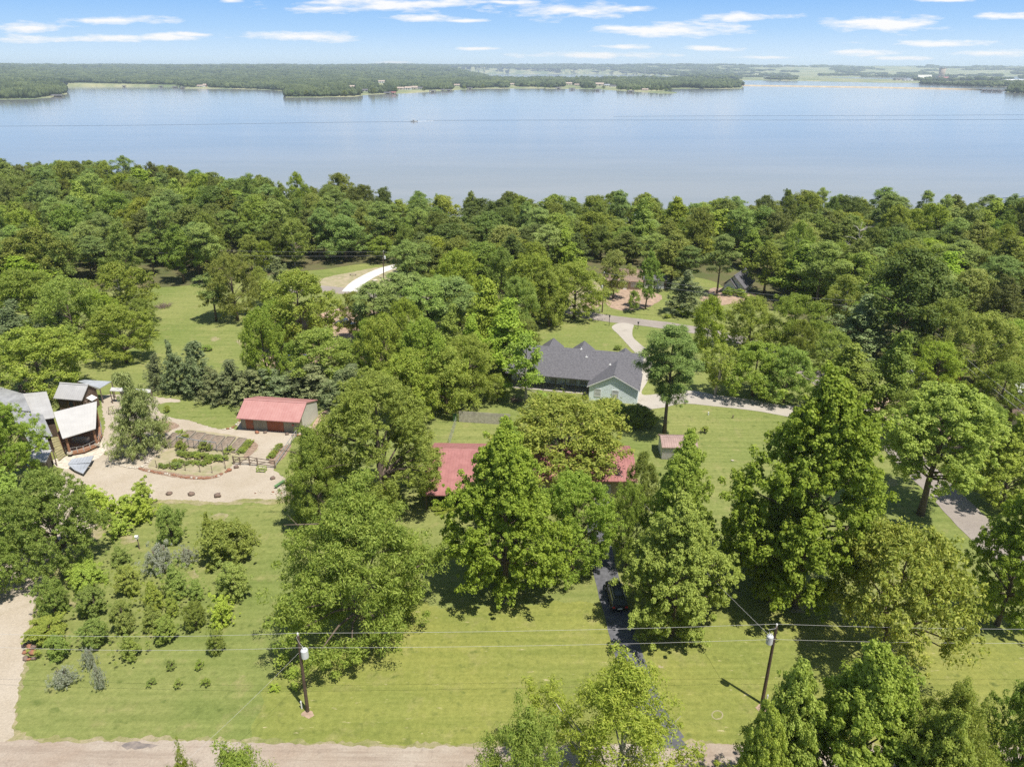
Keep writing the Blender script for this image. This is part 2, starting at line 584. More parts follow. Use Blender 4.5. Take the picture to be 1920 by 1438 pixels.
def water_mat():
    m = bpy.data.materials.new('lake water')
    m.use_nodes = True
    t = m.node_tree
    b = t.nodes['Principled BSDF']
    b.inputs['Base Color'].default_value = (0.060, 0.115, 0.19, 1)
    b.inputs['Roughness'].default_value = 0.09
    b.inputs['IOR'].default_value = 1.33
    g = t.nodes.new('ShaderNodeNewGeometry').outputs['Position']
    n1 = nnoise(t, g, 0.35, 5, 0.7, 0, 1, stretch=(0.6, 1.3, 1))
    n2 = nnoise(t, g, 0.010, 7, 0.75, 0.40, 0.60, stretch=(0.25, 1.2, 1))
    c = mixnodes(t, n2, (0.195, 0.207, 0.210), (0.235, 0.240, 0.236))
    t.links.new(c, b.inputs['Base Color'])
    bp = t.nodes.new('ShaderNodeBump')
    bp.inputs['Strength'].default_value = 0.09
    bp.inputs['Distance'].default_value = 0.3
    t.links.new(n1, bp.inputs['Height'])
    t.links.new(bp.outputs[0], b.inputs['Normal'])
    return m


M['water'] = water_mat()


def leaf_mat(name, c1, c2, c3, trans=0.42, vscale=0.55, rough=0.6, obj=0.2):
    m = bpy.data.materials.new(name)
    m.use_nodes = True
    t = m.node_tree
    b = t.nodes['Principled BSDF']
    out = t.nodes['Material Output']
    geo = t.nodes.new('ShaderNodeNewGeometry')
    tcn = t.nodes.new('ShaderNodeTexCoord')
    oi = t.nodes.new('ShaderNodeObjectInfo')
    n1 = nnoise(t, tcn.outputs['Object'], vscale, 3, 0.6, 0.32, 0.68)
    c = mixnodes(t, n1, c1, c2)
    mr = t.nodes.new('ShaderNodeMapRange')
    mr.inputs[1].default_value = 0.0; mr.inputs[2].default_value = 1.0
    t.links.new(geo.outputs['Random Per Island'], mr.inputs[0])
    pw = t.nodes.new('ShaderNodeMath'); pw.operation = 'POWER'; pw.inputs[1].default_value = 2.0
    t.links.new(mr.outputs[0], pw.inputs[0])
    c = mixnodes(t, pw.outputs[0], c, c3)
    hs = t.nodes.new('ShaderNodeHueSaturation')
    for inp, lo, hi in (('Hue', 0.5 - 0.022 * obj / 0.25, 0.5 + 0.010 * obj / 0.25), ('Value', 1 - obj, 1 + obj * 0.9), ('Saturation', 1 - obj * 0.3, 1.05)):
        mm = t.nodes.new('ShaderNodeMapRange')
        mm.inputs[3].default_value = lo; mm.inputs[4].default_value = hi
        src = oi.outputs['Random']
        if inp != 'Value':
            k = t.nodes.new('ShaderNodeMath'); k.operation = 'MULTIPLY'; k.inputs[1].default_value = 7.31 if inp == 'Hue' else 13.7
            t.links.new(src, k.inputs[0])
            fr = t.nodes.new('ShaderNodeMath'); fr.operation = 'FRACT'
            t.links.new(k.outputs[0], fr.inputs[0])
            src = fr.outputs[0]
        t.links.new(src, mm.inputs[0])
        t.links.new(mm.outputs[0], hs.inputs[inp])
    t.links.new(c, hs.inputs['Color'])
    t.links.new(hs.outputs[0], b.inputs['Base Color'])
    b.inputs['Roughness'].default_value = rough
    b.inputs['Specular IOR Level'].default_value = 0.22
    tr = t.nodes.new('ShaderNodeBsdfTranslucent')
    g2 = t.nodes.new('ShaderNodeMix'); g2.data_type = 'RGBA'; g2.blend_type = 'MULTIPLY'
    g2.inputs[0].default_value = 1; g2.inputs[7].default_value = (1.25, 1.2, 0.7, 1)
    t.links.new(hs.outputs[0], g2.inputs[6])
    t.links.new(g2.outputs[2], tr.inputs[0])
    mx = t.nodes.new('ShaderNodeMixShader')
    mx.inputs[0].default_value = trans
    t.links.new(b.outputs[0], mx.inputs[1]); t.links.new(tr.outputs[0], mx.inputs[2])
    t.links.new(mx.outputs[0], out.inputs['Surface'])
    return m


LM = {
    'gum': leaf_mat('sweetgum leaves', (0.306, 0.408, 0.057), (0.197, 0.285, 0.043), (0.444, 0.544, 0.101)),
    'oak': leaf_mat('oak leaves', (0.278, 0.376, 0.057), (0.170, 0.262, 0.041), (0.401, 0.472, 0.097)),
    'pecan': leaf_mat('pecan leaves', (0.235, 0.313, 0.048), (0.147, 0.215, 0.035), (0.411, 0.481, 0.104), obj=0.08),
    'wood': leaf_mat('woodland leaves', (0.210, 0.287, 0.052), (0.133, 0.203, 0.041), (0.292, 0.346, 0.084), obj=0.34),
    'pine': leaf_mat('pine needles', (0.208, 0.298, 0.062), (0.131, 0.205, 0.044), (0.328, 0.410, 0.110), trans=0.2),
    'cedar': leaf_mat('cedar needles', (0.182, 0.233, 0.081), (0.111, 0.156, 0.058), (0.338, 0.376, 0.176), trans=0.18, obj=0.28),
    'deodar': leaf_mat('weeping cedar needles', (0.296, 0.349, 0.113), (0.197, 0.246, 0.078), (0.414, 0.451, 0.193), trans=0.25, obj=0.05),
    'lime': leaf_mat('young bright leaves', (0.410, 0.519, 0.077), (0.288, 0.395, 0.060), (0.553, 0.644, 0.156), obj=0.08),
    'orch': leaf_mat('orchard leaves', (0.297, 0.389, 0.073), (0.188, 0.274, 0.052), (0.401, 0.454, 0.106), obj=0.22),
    'blue': leaf_mat('blue grey leaves', (0.403, 0.430, 0.277), (0.261, 0.314, 0.167), (0.552, 0.558, 0.521), obj=0.1),
    'olive': leaf_mat('olive leaves with yellow seed heads', (0.251, 0.305, 0.052), (0.164, 0.215, 0.039), (0.528, 0.544, 0.130), obj=0.05),
    'airy': leaf_mat('airy willow leaves', (0.246, 0.314, 0.044), (0.209, 0.288, 0.041), (0.395, 0.445, 0.083)),
}
BARK = mat('bark', (0.15, 0.115, 0.085), 0.95, var=0.4, scale=2.5, bump=0.5)
PALEBARK = mat('pale bark', (0.36, 0.33, 0.28), 0.9, var=0.35, scale=2.5, bump=0.4)

# ------------------------------------------------------------------ ground and lake
def build_ground():
    xs = np.concatenate([np.linspace(-700, -240, 24), np.linspace(-230, 300, 107), np.linspace(310, 700, 20)])
    ys = np.concatenate([np.array([-200, -100, 0, 40, 80, 120, 160]), np.linspace(190, 620, 110)])
    V = [(x, y, gz(x, y)) for y in ys for x in xs]
    nx = len(xs)
    Q = [(j * nx + i, j * nx + i + 1, (j + 1) * nx + i + 1, (j + 1) * nx + i) for j in range(len(ys) - 1) for i in range(nx - 1)]
    me = mesh_np('ground', V, Q, True)
    me.materials.append(M['lawn'])
    o = new_obj('ground', me)
    o['kind'] = 'structure'


build_ground()
# lake bed ring keeps the ground whole to the horizon
me = mesh_np('lake_water', [(-16000, 210, WZ), (16000, 210, WZ), (16000, 26000, WZ), (-16000, 26000, WZ)], [(0, 1, 2, 3)])
me.materials.append(M['water'])
tag(new_obj('lake_water', me), kind='structure')

# ---- the lawn in front of the road, a drier cut than the rest
sheet('front_lawn', [(480, 1396), (640, 1399), (880, 1402), (1285, 1400), (1700, 1400), (2150, 1400), (2150, 1230), (2000, 1150), (1800, 1200), (1500, 1150), (1300, 1100), (1180, 1130),
                     (1000, 1130), (800, 1130), (790, 1010), (700, 1080), (640, 1180), (560, 1190), (500, 1300)], 0.004, M['lawn2'], 0.5)
# ---- forest floor
sheet('forest_floor', [(-500, 470), (-200, 520), (60, 548), (300, 540), (480, 520), (600, 505), (720, 498), (860, 560), (960, 600), (1060, 560), (1120, 520), (1300, 520), (1420, 570), (1600, 640),
                       (1760, 760), (1900, 800), (2300, 800), (2500, 560), (1920, 472), (1400, 466), (960, 466), (400, 440), (0, 440)], 0.02, M['floor'], 0.8, step=3)
sheet('bare_ground', [(505, 640), (600, 590), (660, 575), (715, 590), (735, 640), (700, 690), (640, 665), (560, 700), (500, 690)], 0.024, M['redsoil'], 0.4)
sheet('bare_ground', [(590, 545), (600, 525), (660, 510), (735, 500), (745, 520), (722, 538), (690, 548), (640, 552)], 0.026, M['grid_dirt'], 0.4)
sheet('bare_ground', [(1140, 560), (1180, 540), (1240, 555), (1215, 575), (1180, 582), (1150, 578)], 0.026, M['redsoil'], 0.4)
sheet('bare_ground', [(1310, 560), (1340, 540), (1400, 548), (1420, 560), (1350, 572)], 0.026, M['redsoil'], 0.4)
sheet('bare_ground', [(1040, 560), (1085, 545), (1140, 560), (1075, 590)], 0.026, M['redsoil'], 0.4)
sheet('bare_ground', [(1640, 770), (1700, 740), (1800, 780), (1900, 830), (1850, 860), (1760, 830)], 0.026, M['redsoil'], 0.4)

# ---- roads, paths, drives
sheet('dirt_road', [(-400, 1388), (0, 1387), (120, 1391), (300, 1388), (420, 1390), (600, 1395), (760, 1400), (1000, 1399), (1280, 1396), (1500, 1400), (1900, 1400), (2500, 1400),
                    (2500, 1580), (1900, 1580), (1280, 1570), (700, 1570), (200, 1570), (-400, 1560)], 0.012, M['dirt'], 0.16, step=0.3)
sheet('road_verge', [(-400, 1378), (0, 1377), (60, 1379), (200, 1383), (420, 1382), (600, 1388), (760, 1391), (1000, 1391), (1280, 1389), (1500, 1392), (1900, 1392), (2500, 1392), (2500, 1420), (1200, 1420), (-400, 1410)], 0.0085, M['verge'], 0.35, step=0.4)
sheet('asphalt_patch', [(228, 1398), (262, 1390), (300, 1396), (282, 1402), (240, 1403)], 0.018, M['patch'], 0.25, step=0.3)
# worn earth under the big trees
for k_, (cx_, cy_, w_) in enumerate([(1462, 1075, 22), (1500, 1140, 26), (1262, 1190, 18), (950, 1122, 20), (690, 1195, 22), (1662, 1222, 20), (1672, 905, 16), (1240, 1252, 9), (402, 636, 12), (455, 643, 16), (412, 972, 20), (150, 1130, 26), (240, 1010, 22), (360, 1078, 16)]):
    sheet('bare_ground', [(cx_ + w_ * math.cos(a_) * (0.7 + 0.3 * math.sin(3 * a_ + k_)), cy_ + 0.42 * w_ * math.sin(a_)) for a_ in np.linspace(6.28, 0.6, 9)], 0.008, M['verge'], 0.3, step=0.25)
strip('asphalt_drive', [(1130, 925), (1122, 980), (1128, 1040), (1142, 1100), (1160, 1160), (1178, 1225), (1198, 1280), (1222, 1340), (1258, 1392)], 2.9, 0.016, M['asph'], 0.06)
sheet('asphalt_pad', [(1284, 1402), (1240, 1401), (1232, 1385), (1240, 1370), (1262, 1372), (1278, 1386)], 0.02, M['asph'], 0.1, step=0.3)
# gravel drive and yard
sheet('gravel_drive', [(-260, 1440), (-40, 1395), (20, 1384), (26, 1330), (48, 1225), (60, 1150), (78, 1110), (84, 1085), (110, 1040), (150, 1010), (210, 960), (250, 937), (330, 937), (420, 941),
                       (470, 934), (525, 935), (538, 915), (528, 885), (516, 877), (556, 819), (600, 812), (625, 800), (640, 770), (612, 772), (590, 800), (560, 792), (455, 790), (446, 806), (436, 802),
                       (418, 803), (385, 797), (340, 783), (302, 770), (296, 758), (330, 756), (325, 748), (200, 740), (192, 760), (196, 800), (185, 830), (150, 855), (120, 880), (60, 960), (0, 1060),
                       (-80, 1120), (-260, 1200)], 0.0145, M['gravel'], 0.2, step=0.3)
sheet('gravel_verge', [(-40, 1400), (26, 1386), (34, 1330), (56, 1225), (70, 1150), (92, 1108), (110, 1080), (150, 1040), (220, 975), (260, 946), (330, 945), (420, 948), (470, 942), (535, 943), (560, 920), (545, 890), (400, 880), (200, 900), (60, 1000), (10, 1100), (-30, 1300)], 0.0105, M['verge'], 0.35, step=0.4)
sheet('lawn_island', [(296, 766), (303, 757), (325, 754), (360, 757), (400, 765), (450, 776), (450, 786), (440, 800), (420, 805), (395, 801), (360, 790), (325, 783), (305, 776)], 0.03, M['lawn'], 0.13, step=0.25)
sheet('grass_verge', [(518, 878), (530, 893), (545, 900), (600, 900), (620, 850), (600, 832), (560, 834), (540, 850)], 0.03, M['lawn'], 0.13, step=0.25)
sheet('bare_ground', [(597, 780), (625, 765), (640, 790), (600, 815), (585, 808)], 0.02, M['redsoil'], 0.1, step=0.5)
# concrete drives and far roads
strip('back_road', [(540, 545), (600, 541), (660, 548), (720, 555), (800, 563), (900, 572), (1000, 578), (1070, 582), (1110, 593), (1180, 602), (1260, 612), (1350, 628), (1420, 648), (1470, 672),
                    (1520, 700), (1570, 735), (1630, 790), (1700, 855), (1770, 925), (1845, 1000), (1960, 1110), (2100, 1250), (2330, 1480)], 5.0, 0.034, M['road'], 0.12)
strip('concrete_drive', [(655, 547), (672, 530), (700, 514), (728, 503), (760, 496)], 4.2, 0.04, M['newconc'], 0.02)
sheet('concrete_drive', [(1147, 614), (1162, 606), (1187, 609), (1186, 618), (1187, 632), (1200, 645), (1215, 660), (1224, 690), (1214, 715), (1205, 740), (1260, 735), (1300, 733), (1345, 741), (1400, 748), (1470, 760),
                         (1520, 758), (1575, 748), (1590, 756), (1560, 785), (1500, 785), (1420, 771), (1340, 762), (1280, 757), (1240, 765), (1200, 765), (1196, 735), (1198, 690), (1195, 668), (1180, 650), (1160, 628)], 0.038, M['conc'], 0.03, step=0.6)
strip('side_drive', [(1078, 585), (1072, 572), (1085, 560), (1110, 545), (1130, 530)], 5.0, 0.040, M['grid_dirt'], 0.2)


def water_strip(name, a, b, wa, wb, m, z=WZ + 0.05, n=40, amp=0.0):
    """a long low ridge of disturbed water between two pixels"""
    A, B = np.array(G(*a, WZ)), np.array(G(*b, WZ))
    rs = random.Random(name)
    V, Q = [], []
    for i in range(n + 1):
        t = i / n
        p = A + (B - A) * t
        p[1] += amp * math.sin(t * 9) + rs.uniform(-1, 1) * amp * 0.1
        w = wa + (wb - wa) * t
        V += [(p[0], p[1] - w / 2, z), (p[0], p[1], z + 0.10 + w * 0.015), (p[0], p[1] + w / 2, z)]
        if i:
            k = 3 * i
            Q += [(k - 3, k, k + 1, k - 2), (k - 2, k + 1, k + 2, k - 1)]
    me = mesh_np(name, V, Q)
    me.materials.append(m)
    o = new_obj(name, me)
    return tag(o, kind='stuff')


M['wakew'] = mat('ruffled water', (0.045, 0.085, 0.14), 0.25, var=0.15, scale=0.05)
M['foam'] = mat('white foam', (0.75, 0.78, 0.8), 0.7)
water_strip('boat_wake', (800, 226.5), (2300, 224), 2.5, 7.0, M['wakew'], amp=4)
water_strip('boat_wake', (1150, 219), (2300, 214), 2.0, 5.0, M['wakew'], amp=4)
water_strip('old_wake', (-300, 241), (772, 229), 2.0, 2.0, M['wakew'], amp=6)

# ------------------------------------------------------------------ far shore
FARLAND = [
    # near-left point
    [(-700, 205), (-200, 192), (0, 187), (60, 186), (110, 182), (127, 176), (122, 168), (60, 160), (-700, 160)],
    # mainland to the left and centre, with the peninsula in front
    [(-700, 168), (0, 163.5), (125, 163), (230, 162.5), (330, 163), (345, 166), (430, 167), (500, 169), (535, 171), (545, 172), (533, 178), (534, 183), (600, 183), (665, 181.5), (690, 178), (760, 175.5),
     (800, 173), (850, 169.5), (900, 167), (950, 166.5), (1000, 166.5), (1060, 167), (1110, 168), (1140, 169), (1165, 171), (1200, 173), (1235, 175.5), (1262, 175.5), (1272, 174.3), (1250, 172), (1240, 170), (1262, 167.5),
     (1300, 167), (1340, 167), (1375, 167), (1391, 166.5), (1394, 163), (1386, 158), (1370, 153), (1200, 150), (1060, 151), (960, 150.5), (840, 140), (815, 136.5), (760, 135), (700, 130.6), (-700, 130.6)],
    # far mainland to the right
    [(820, 138.3), (960, 139.0), (1100, 139.3), (1180, 140.2), (1240, 142.5), (1330, 149), (1390, 151), (1440, 151), (1540, 153), (1640, 155.5), (1720, 158), (1790, 161), (1850, 163.5), (1900, 163), (2600, 168), (2600, 130.6),
     (700, 130.6), (760, 136.5)],
    # point at the right edge with the boathouses
    [(1886, 173), (1905, 175), (2000, 176), (2600, 180), (2600, 165), (1960, 165), (1900, 167)],
]
DAM = [(1375, 160.8), (1500, 162.6), (1650, 165), (1780, 167.6), (1880, 170.5), (1905, 172)]


def inpoly(px, py, poly):
    inside = np.zeros(px.shape, bool)
    n = len(poly)
    for i in range(n):
        x0, y0 = poly[i]; x1, y1 = poly[(i + 1) % n]
        if y0 == y1:
            continue
        c = ((y0 > py) != (y1 > py)) & (px < (x1 - x0) * (py - y0) / (y1 - y0) + x0)
        inside ^= c
    return inside


_perm = np.random.RandomState(5).rand(256, 256)


def vnoise(x, y):
    xi, yi = np.floor(x).astype(int), np.floor(y).astype(int)
    fx, fy = x - xi, y - yi
    fx, fy = fx * fx * (3 - 2 * fx), fy * fy * (3 - 2 * fy)
    g = lambda a, b: _perm[a % 256, b % 256]
    return (g(xi, yi) * (1 - fx) + g(xi + 1, yi) * fx) * (1 - fy) + (g(xi, yi + 1) * (1 - fx) + g(xi + 1, yi + 1) * fx) * fy


def rise(x, y):
    """height of the far hills above lake level"""
    D = np.hypot(x, y)
    t = np.clip((D - 3300 - 3400 / (1 + np.exp(-(x / y + 0.04) / 0.03))) / 7000, 0, 1)
    left = 1 / (1 + np.exp((x / y - 0.25) / 0.12))
    b_ = x / y
    h = t * t * (3 - 2 * t) * (66 + 24 * np.exp(-((b_ - 0.12) / 0.28) ** 2) - 8 * np.clip((b_ - 0.35) * 3, 0, 1))
    h = h + 26 * np.clip((D - 9500) / 4000, 0, 1)
    h = h + np.clip((D - 2500) / 6000, 0, 1) * 24 * (vnoise(x / 900.0, y / 1100.0) - 0.5)
    near_left = np.clip((-x - 900) / 800, 0, 1) * np.clip((D - 2300) / 700, 0, 1)
    return h + 10 * near_left + 10 * np.exp(-((x / y + 0.66) / 0.05) ** 2) * np.clip((D - 4000) / 3000, 0, 1)


def far_land():
    # grid is laid out in distance and bearing from the near shore
    nb, nd = 1100, 190
    bear = np.linspace(-1.0, 1.0, nb)                     # x/y
    dist = 1.0 / np.linspace(1 / 1550.0, 1 / 24000.0, nd)
    B, D = np.meshgrid(bear, dist)
    X, Y = B * D, D
    r2 = WZ - CAMH
    c = Y * math.cos(PITCH) - r2 * math.sin(PITCH)
    PX = W0 / 2 + F * X / c
    PY = H0 / 2 + F * (-Y * math.sin(PITCH) - r2 * math.cos(PITCH)) / c
    PY2 = PY + 0.25 * (vnoise(X / 25, Y / 60) - 0.5)
    land = np.zeros(X.shape, bool)
    for p in FARLAND:
        land |= inpoly(PX, PY2, p)
    Z = np.where(land, WZ + 0.8 + rise(X, Y), WZ - 2.0)
    idx = np.arange(nb * nd).reshape(nd, nb)
    near = land.copy()
    near[:-1] |= land[1:]; near[1:] |= land[:-1]; near[:, :-1] |= land[:, 1:]; near[:, 1:] |= land[:, :-1]
    q = np.stack([idx[:-1, :-1], idx[:-1, 1:], idx[1:, 1:], idx[1:, :-1]], -1).reshape(-1, 4)
    k = (near[:-1, :-1] | near[:-1, 1:] | near[1:, 1:] | near[1:, :-1]).reshape(-1)
    me = mesh_np('far_shore_land', np.stack([X, Y, Z], -1).reshape(-1, 3), q[k], True)
    m = bpy.data.materials.new('far shore ground'); m.use_nodes = True
    t = m.node_tree; b = t.nodes['Principled BSDF']; b.inputs['Roughness'].default_value = 1
    g = t.nodes.new('ShaderNodeNewGeometry').outputs['Position']
    c_ = mixnodes(t, nnoise(t, g, 0.006, 6, 0.65, 0.42, 0.58), (0.13, 0.17, 0.07), (0.30, 0.29, 0.15))
    t.links.new(c_, b.inputs['Base Color'])
    me.materials.append(m)
    tag(new_obj('far_shore_land', me), kind='structure')


far_land()

# earth dam crossing the lake
dl = [G(*p, WZ) for p in DAM]
V, Q = [], []
for i, (x, y) in enumerate(dl):
    V += [(x, y - 16, WZ - .5), (x, y - 5, WZ + 3.0), (x, y + 5, WZ + 3.0), (x, y + 18, WZ - .5)]
    if i:
        k = 4 * i
        Q += [(k - 4, k, k + 1, k - 3), (k - 3, k + 1, k + 2, k - 2), (k - 2, k + 2, k + 3, k - 1)]
me = mesh_np('dam', V, Q); me.materials.append(M['sand'])
tag(new_obj('dam', me), 'long low earth dam with a sandy face crossing the far lake', 'dam')


def ico_blob(seed, sub=1):
    import bmesh
    bm = bmesh.new()
    bmesh.ops.create_icosphere(bm, subdivisions=sub, radius=1)
    rs = random.Random(seed)
    for v in bm.verts:
        v.co *= rs.uniform(0.72, 1.2)
    bm.faces.ensure_lookup_table(); bm.verts.ensure_lookup_table()
    V = np.array([v.co[:] for v in bm.verts]); Fc = np.array([[l.index for l in f.verts] for f in bm.faces])
    bm.free()
    return V, Fc


BL1 = [ico_blob(i, 1) for i in range(4)]
BL2 = [ico_blob(i + 10, 2) for i in range(3)]
HSPOT = [(1067, 160.5), (1083, 162), (1122, 162), (1138, 162.5), (1150, 164), (960, 161), (857, 162.5), (716, 157), (660, 166), (685, 173), (750, 169.5), (765, 169.5), (776, 168.5), (788, 168.5), (375, 165.5), (384, 165), (1210, 171)]
M['farleaf'] = mat('distant tree canopy', (0.10, 0.125, 0.045), 0.95, col2=(0.026, 0.042, 0.018), scale=0.011, detail=12, coord='Object', thr=(0.38, 0.62))
NOTREE = [[(690, 177), (700, 168), (760, 163), (850, 160), (900, 167)], ]


def far_forest():
    rs = np.random.RandomState(11)
    Vs, Fs, off = [], [], 0

    def scatter(d0, d1, spacing, rad, hgt, blobs, jit=1.0, prob=None):
        nonlocal off
        n = int(0.5 * 1.86 * (d1 * d1 - d0 * d0) / (spacing * spacing))
        D = np.sqrt(rs.rand(n) * (d1 * d1 - d0 * d0) + d0 * d0)
        X = (rs.rand(n) * 1.86 - 0.93) * D
        Y = D
        r2 = WZ - CAMH
        c = Y * math.cos(PITCH) - r2 * math.sin(PITCH)
        PX = W0 / 2 + F * X / c
        PY = H0 / 2 + F * (-Y * math.sin(PITCH) - r2 * math.cos(PITCH)) / c
        ok = (PX > -120) & (PX < 2040)
        land = np.zeros(n, bool)
        for p in FARLAND:
            land |= inpoly(PX, PY, p)
            if p is FARLAND[1]:
                land &= ~inpoly(PX, PY + 0.0, [(1160, 178), (1280, 178), (1262, 171), (1230, 170), (1150, 169)])
        # leave a grassy strip and gardens along the near edge of the peninsula
        front = np.zeros(n, bool)
        for a, b in zip(SHORE[:-1], SHORE[1:]):
            s_ = (PX >= a[0]) & (PX < b[0])
            ys = a[1] + (b[1] - a[1]) * (PX - a[0]) / (b[0] - a[0])
            open_ = vnoise(PX / 22.0, PX * 0 + 3.3)
            gard = np.clip((vnoise(PX / 60.0, PX * 0 + 8.8) - 0.35) * 3, 0, 1)
            front |= s_ & (PY > ys - 0.35 - 3.2 * open_ * gard)
        ok &= land & ~front
        # fields on the far right and clearings
        PXn = PX + 130 * (vnoise(Y / 330.0, X / 500.0 + 4) - 0.5)
        field = (PXn > 1370) & (PY < 158) & (PY > 133.5) & (vnoise(X / 260.0, Y / 420.0) < 0.80)
        field |= (PY < 150) & (PX > 1080) & (PX < 1400) & (vnoise(X / 260.0, Y / 420.0 + 9) < 0.40) & (PY > 134)
        clear = vnoise(X / 120.0 + 40, Y / 260.0) > 0.82
        ok &= ~field & ~clear
        for hx, hy in HSPOT:
            ok &= ~((np.abs(PX - hx) < 8.5) & (PY > hy - 1.0) & (PY < hy + 12))
        if prob is not None:
            ok &= rs.rand(n) < prob(PX, PY)
        X, Y = X[ok], Y[ok]
        z = WZ + 0.8 + rise(X, Y)
        m = len(X)
        pat = vnoise(X / 55.0 + 7, Y / 90.0) * 0.55 + vnoise(X / 190.0, Y / 260.0 + 3) * 0.75
        R_ = rad * rs.uniform(0.55, 1.55, m) ** 1.0 * (0.75 + 0.45 * pat); Hh = hgt * rs.uniform(0.6, 1.3, m) * (0.5 + 0.85 * pat)
        th = rs.rand(m) * 6.28
        which = rs.randint(0, len(blobs), m)
        for k, (bv, bf) in enumerate(blobs):
            s = which == k
            if not s.any():
                continue
            cs, sn = np.cos(th[s])[:, None], np.sin(th[s])[:, None]
            vx = (bv[None, :, 0] * cs - bv[None, :, 1] * sn) * R_[s][:, None] + X[s][:, None]
            vy = (bv[None, :, 0] * sn + bv[None, :, 1] * cs) * R_[s][:, None] + Y[s][:, None]
            vz = (bv[None, :, 2] * 0.5 + 0.5) * Hh[s][:, None] + z[s][:, None]
            V = np.stack([vx, vy, vz], -1).reshape(-1, 3)
            Fc = (bf[None] + (np.arange(s.sum()) * len(bv))[:, None, None]).reshape(-1, 3) + off
            off += len(V)
            Vs.append(V); Fs.append(Fc)

    scatter(1600, 2500, 8.5, 4.6, 12.5, BL1, prob=lambda a, b: 0.85)
    scatter(1600, 2500, 10, 2.8, 15.0, BL1, prob=lambda a, b: 0.9)
    scatter(2500, 4000, 12, 7.0, 14, BL1)
    scatter(4000, 7000, 24, 14, 16, BL1)
    scatter(7000, 11500, 44, 28, 19, BL1)
    scatter(11500, 18000, 75, 46, 22, BL1)
    me = mesh_np('far_forest', np.concatenate(Vs), np.concatenate(Fs))
    me.materials.append(M['farleaf'])
    tag(new_obj('far_forest', me), kind='stuff')
    print('far forest faces', len(me.polygons))


SHORE = [(-200, 192), (0, 187), (60, 186), (110, 182), (127, 176), (128, 163), (230, 162.5), (330, 163), (345, 166), (430, 167), (500, 169), (533, 171.9), (533.5, 183), (600, 183), (665, 181.5), (690, 178), (760, 175.5),
         (800, 173), (850, 169.5), (900, 167), (950, 166.5), (1000, 166.5), (1060, 167), (1110, 168), (1140, 169), (1165, 171), (1200, 173), (1240, 170.5), (1262, 167.5), (1300, 167), (1340, 167), (1375, 167), (1394, 165)]
far_forest()

# ------------------------------------------------------------------ trees
def unit(v):
    return v / (np.linalg.norm(v, axis=-1, keepdims=True) + 1e-9)


def leaf_quads(P, Nn, T, ln, wd):
    """diamond leaf at each P with normal Nn, long axis T"""
    T = unit(T - Nn * (T * Nn).sum(-1, keepdims=True))
    B = np.cross(Nn, T)
    a = T * (ln / 2)[:, None]; b = B * (wd / 2)[:, None]
    V = np.stack([P - a, P + b * 1.0 + a * 0.1, P + a, P - b * 1.0 + a * 0.1], 1).reshape(-1, 3)
    Q = np.arange(len(V)).reshape(-1, 4)
    return V, Q


PROF = {
    'round': lambda t: np.sqrt(np.clip(1 - (2 * t - 0.95) ** 2, 0.02, 1)) ** 0.8,
    'dome': lambda t: np.where(t < 0.3, 0.75 + t * 0.8, np.sqrt(np.clip(1 - ((t - 0.3) / 0.72) ** 2, 0.02, 1))),
    'ovoid': lambda t: np.where(t < 0.28, 0.62 + t * 1.35, (1 - np.clip((t - 0.28) / 0.74, 0, 1) ** 1.5) ** 0.85),
    'cone': lambda t: np.clip(1.02 - t, 0, 1) ** 1.0 * np.where(t < 0.1, 0.75 + 2.5 * t, 1),
    'spire': lambda t: np.clip(1.0 - t, 0, 1) ** 0.6 * np.where(t < 0.15, 0.7 + 2 * t, 1),
    'vase': lambda t: np.where(t < 0.7, 0.35 + 0.93 * t, np.sqrt(np.clip(1 - ((t - 0.7) / 0.32) ** 2, 0.02, 1))),
    'top': lambda t: np.where(t < 0.5, 0.55 + 0.7 * t, np.sqrt(np.clip(1 - ((t - 0.5) / 0.52) ** 2, 0.02, 1)) * 0.9),
}


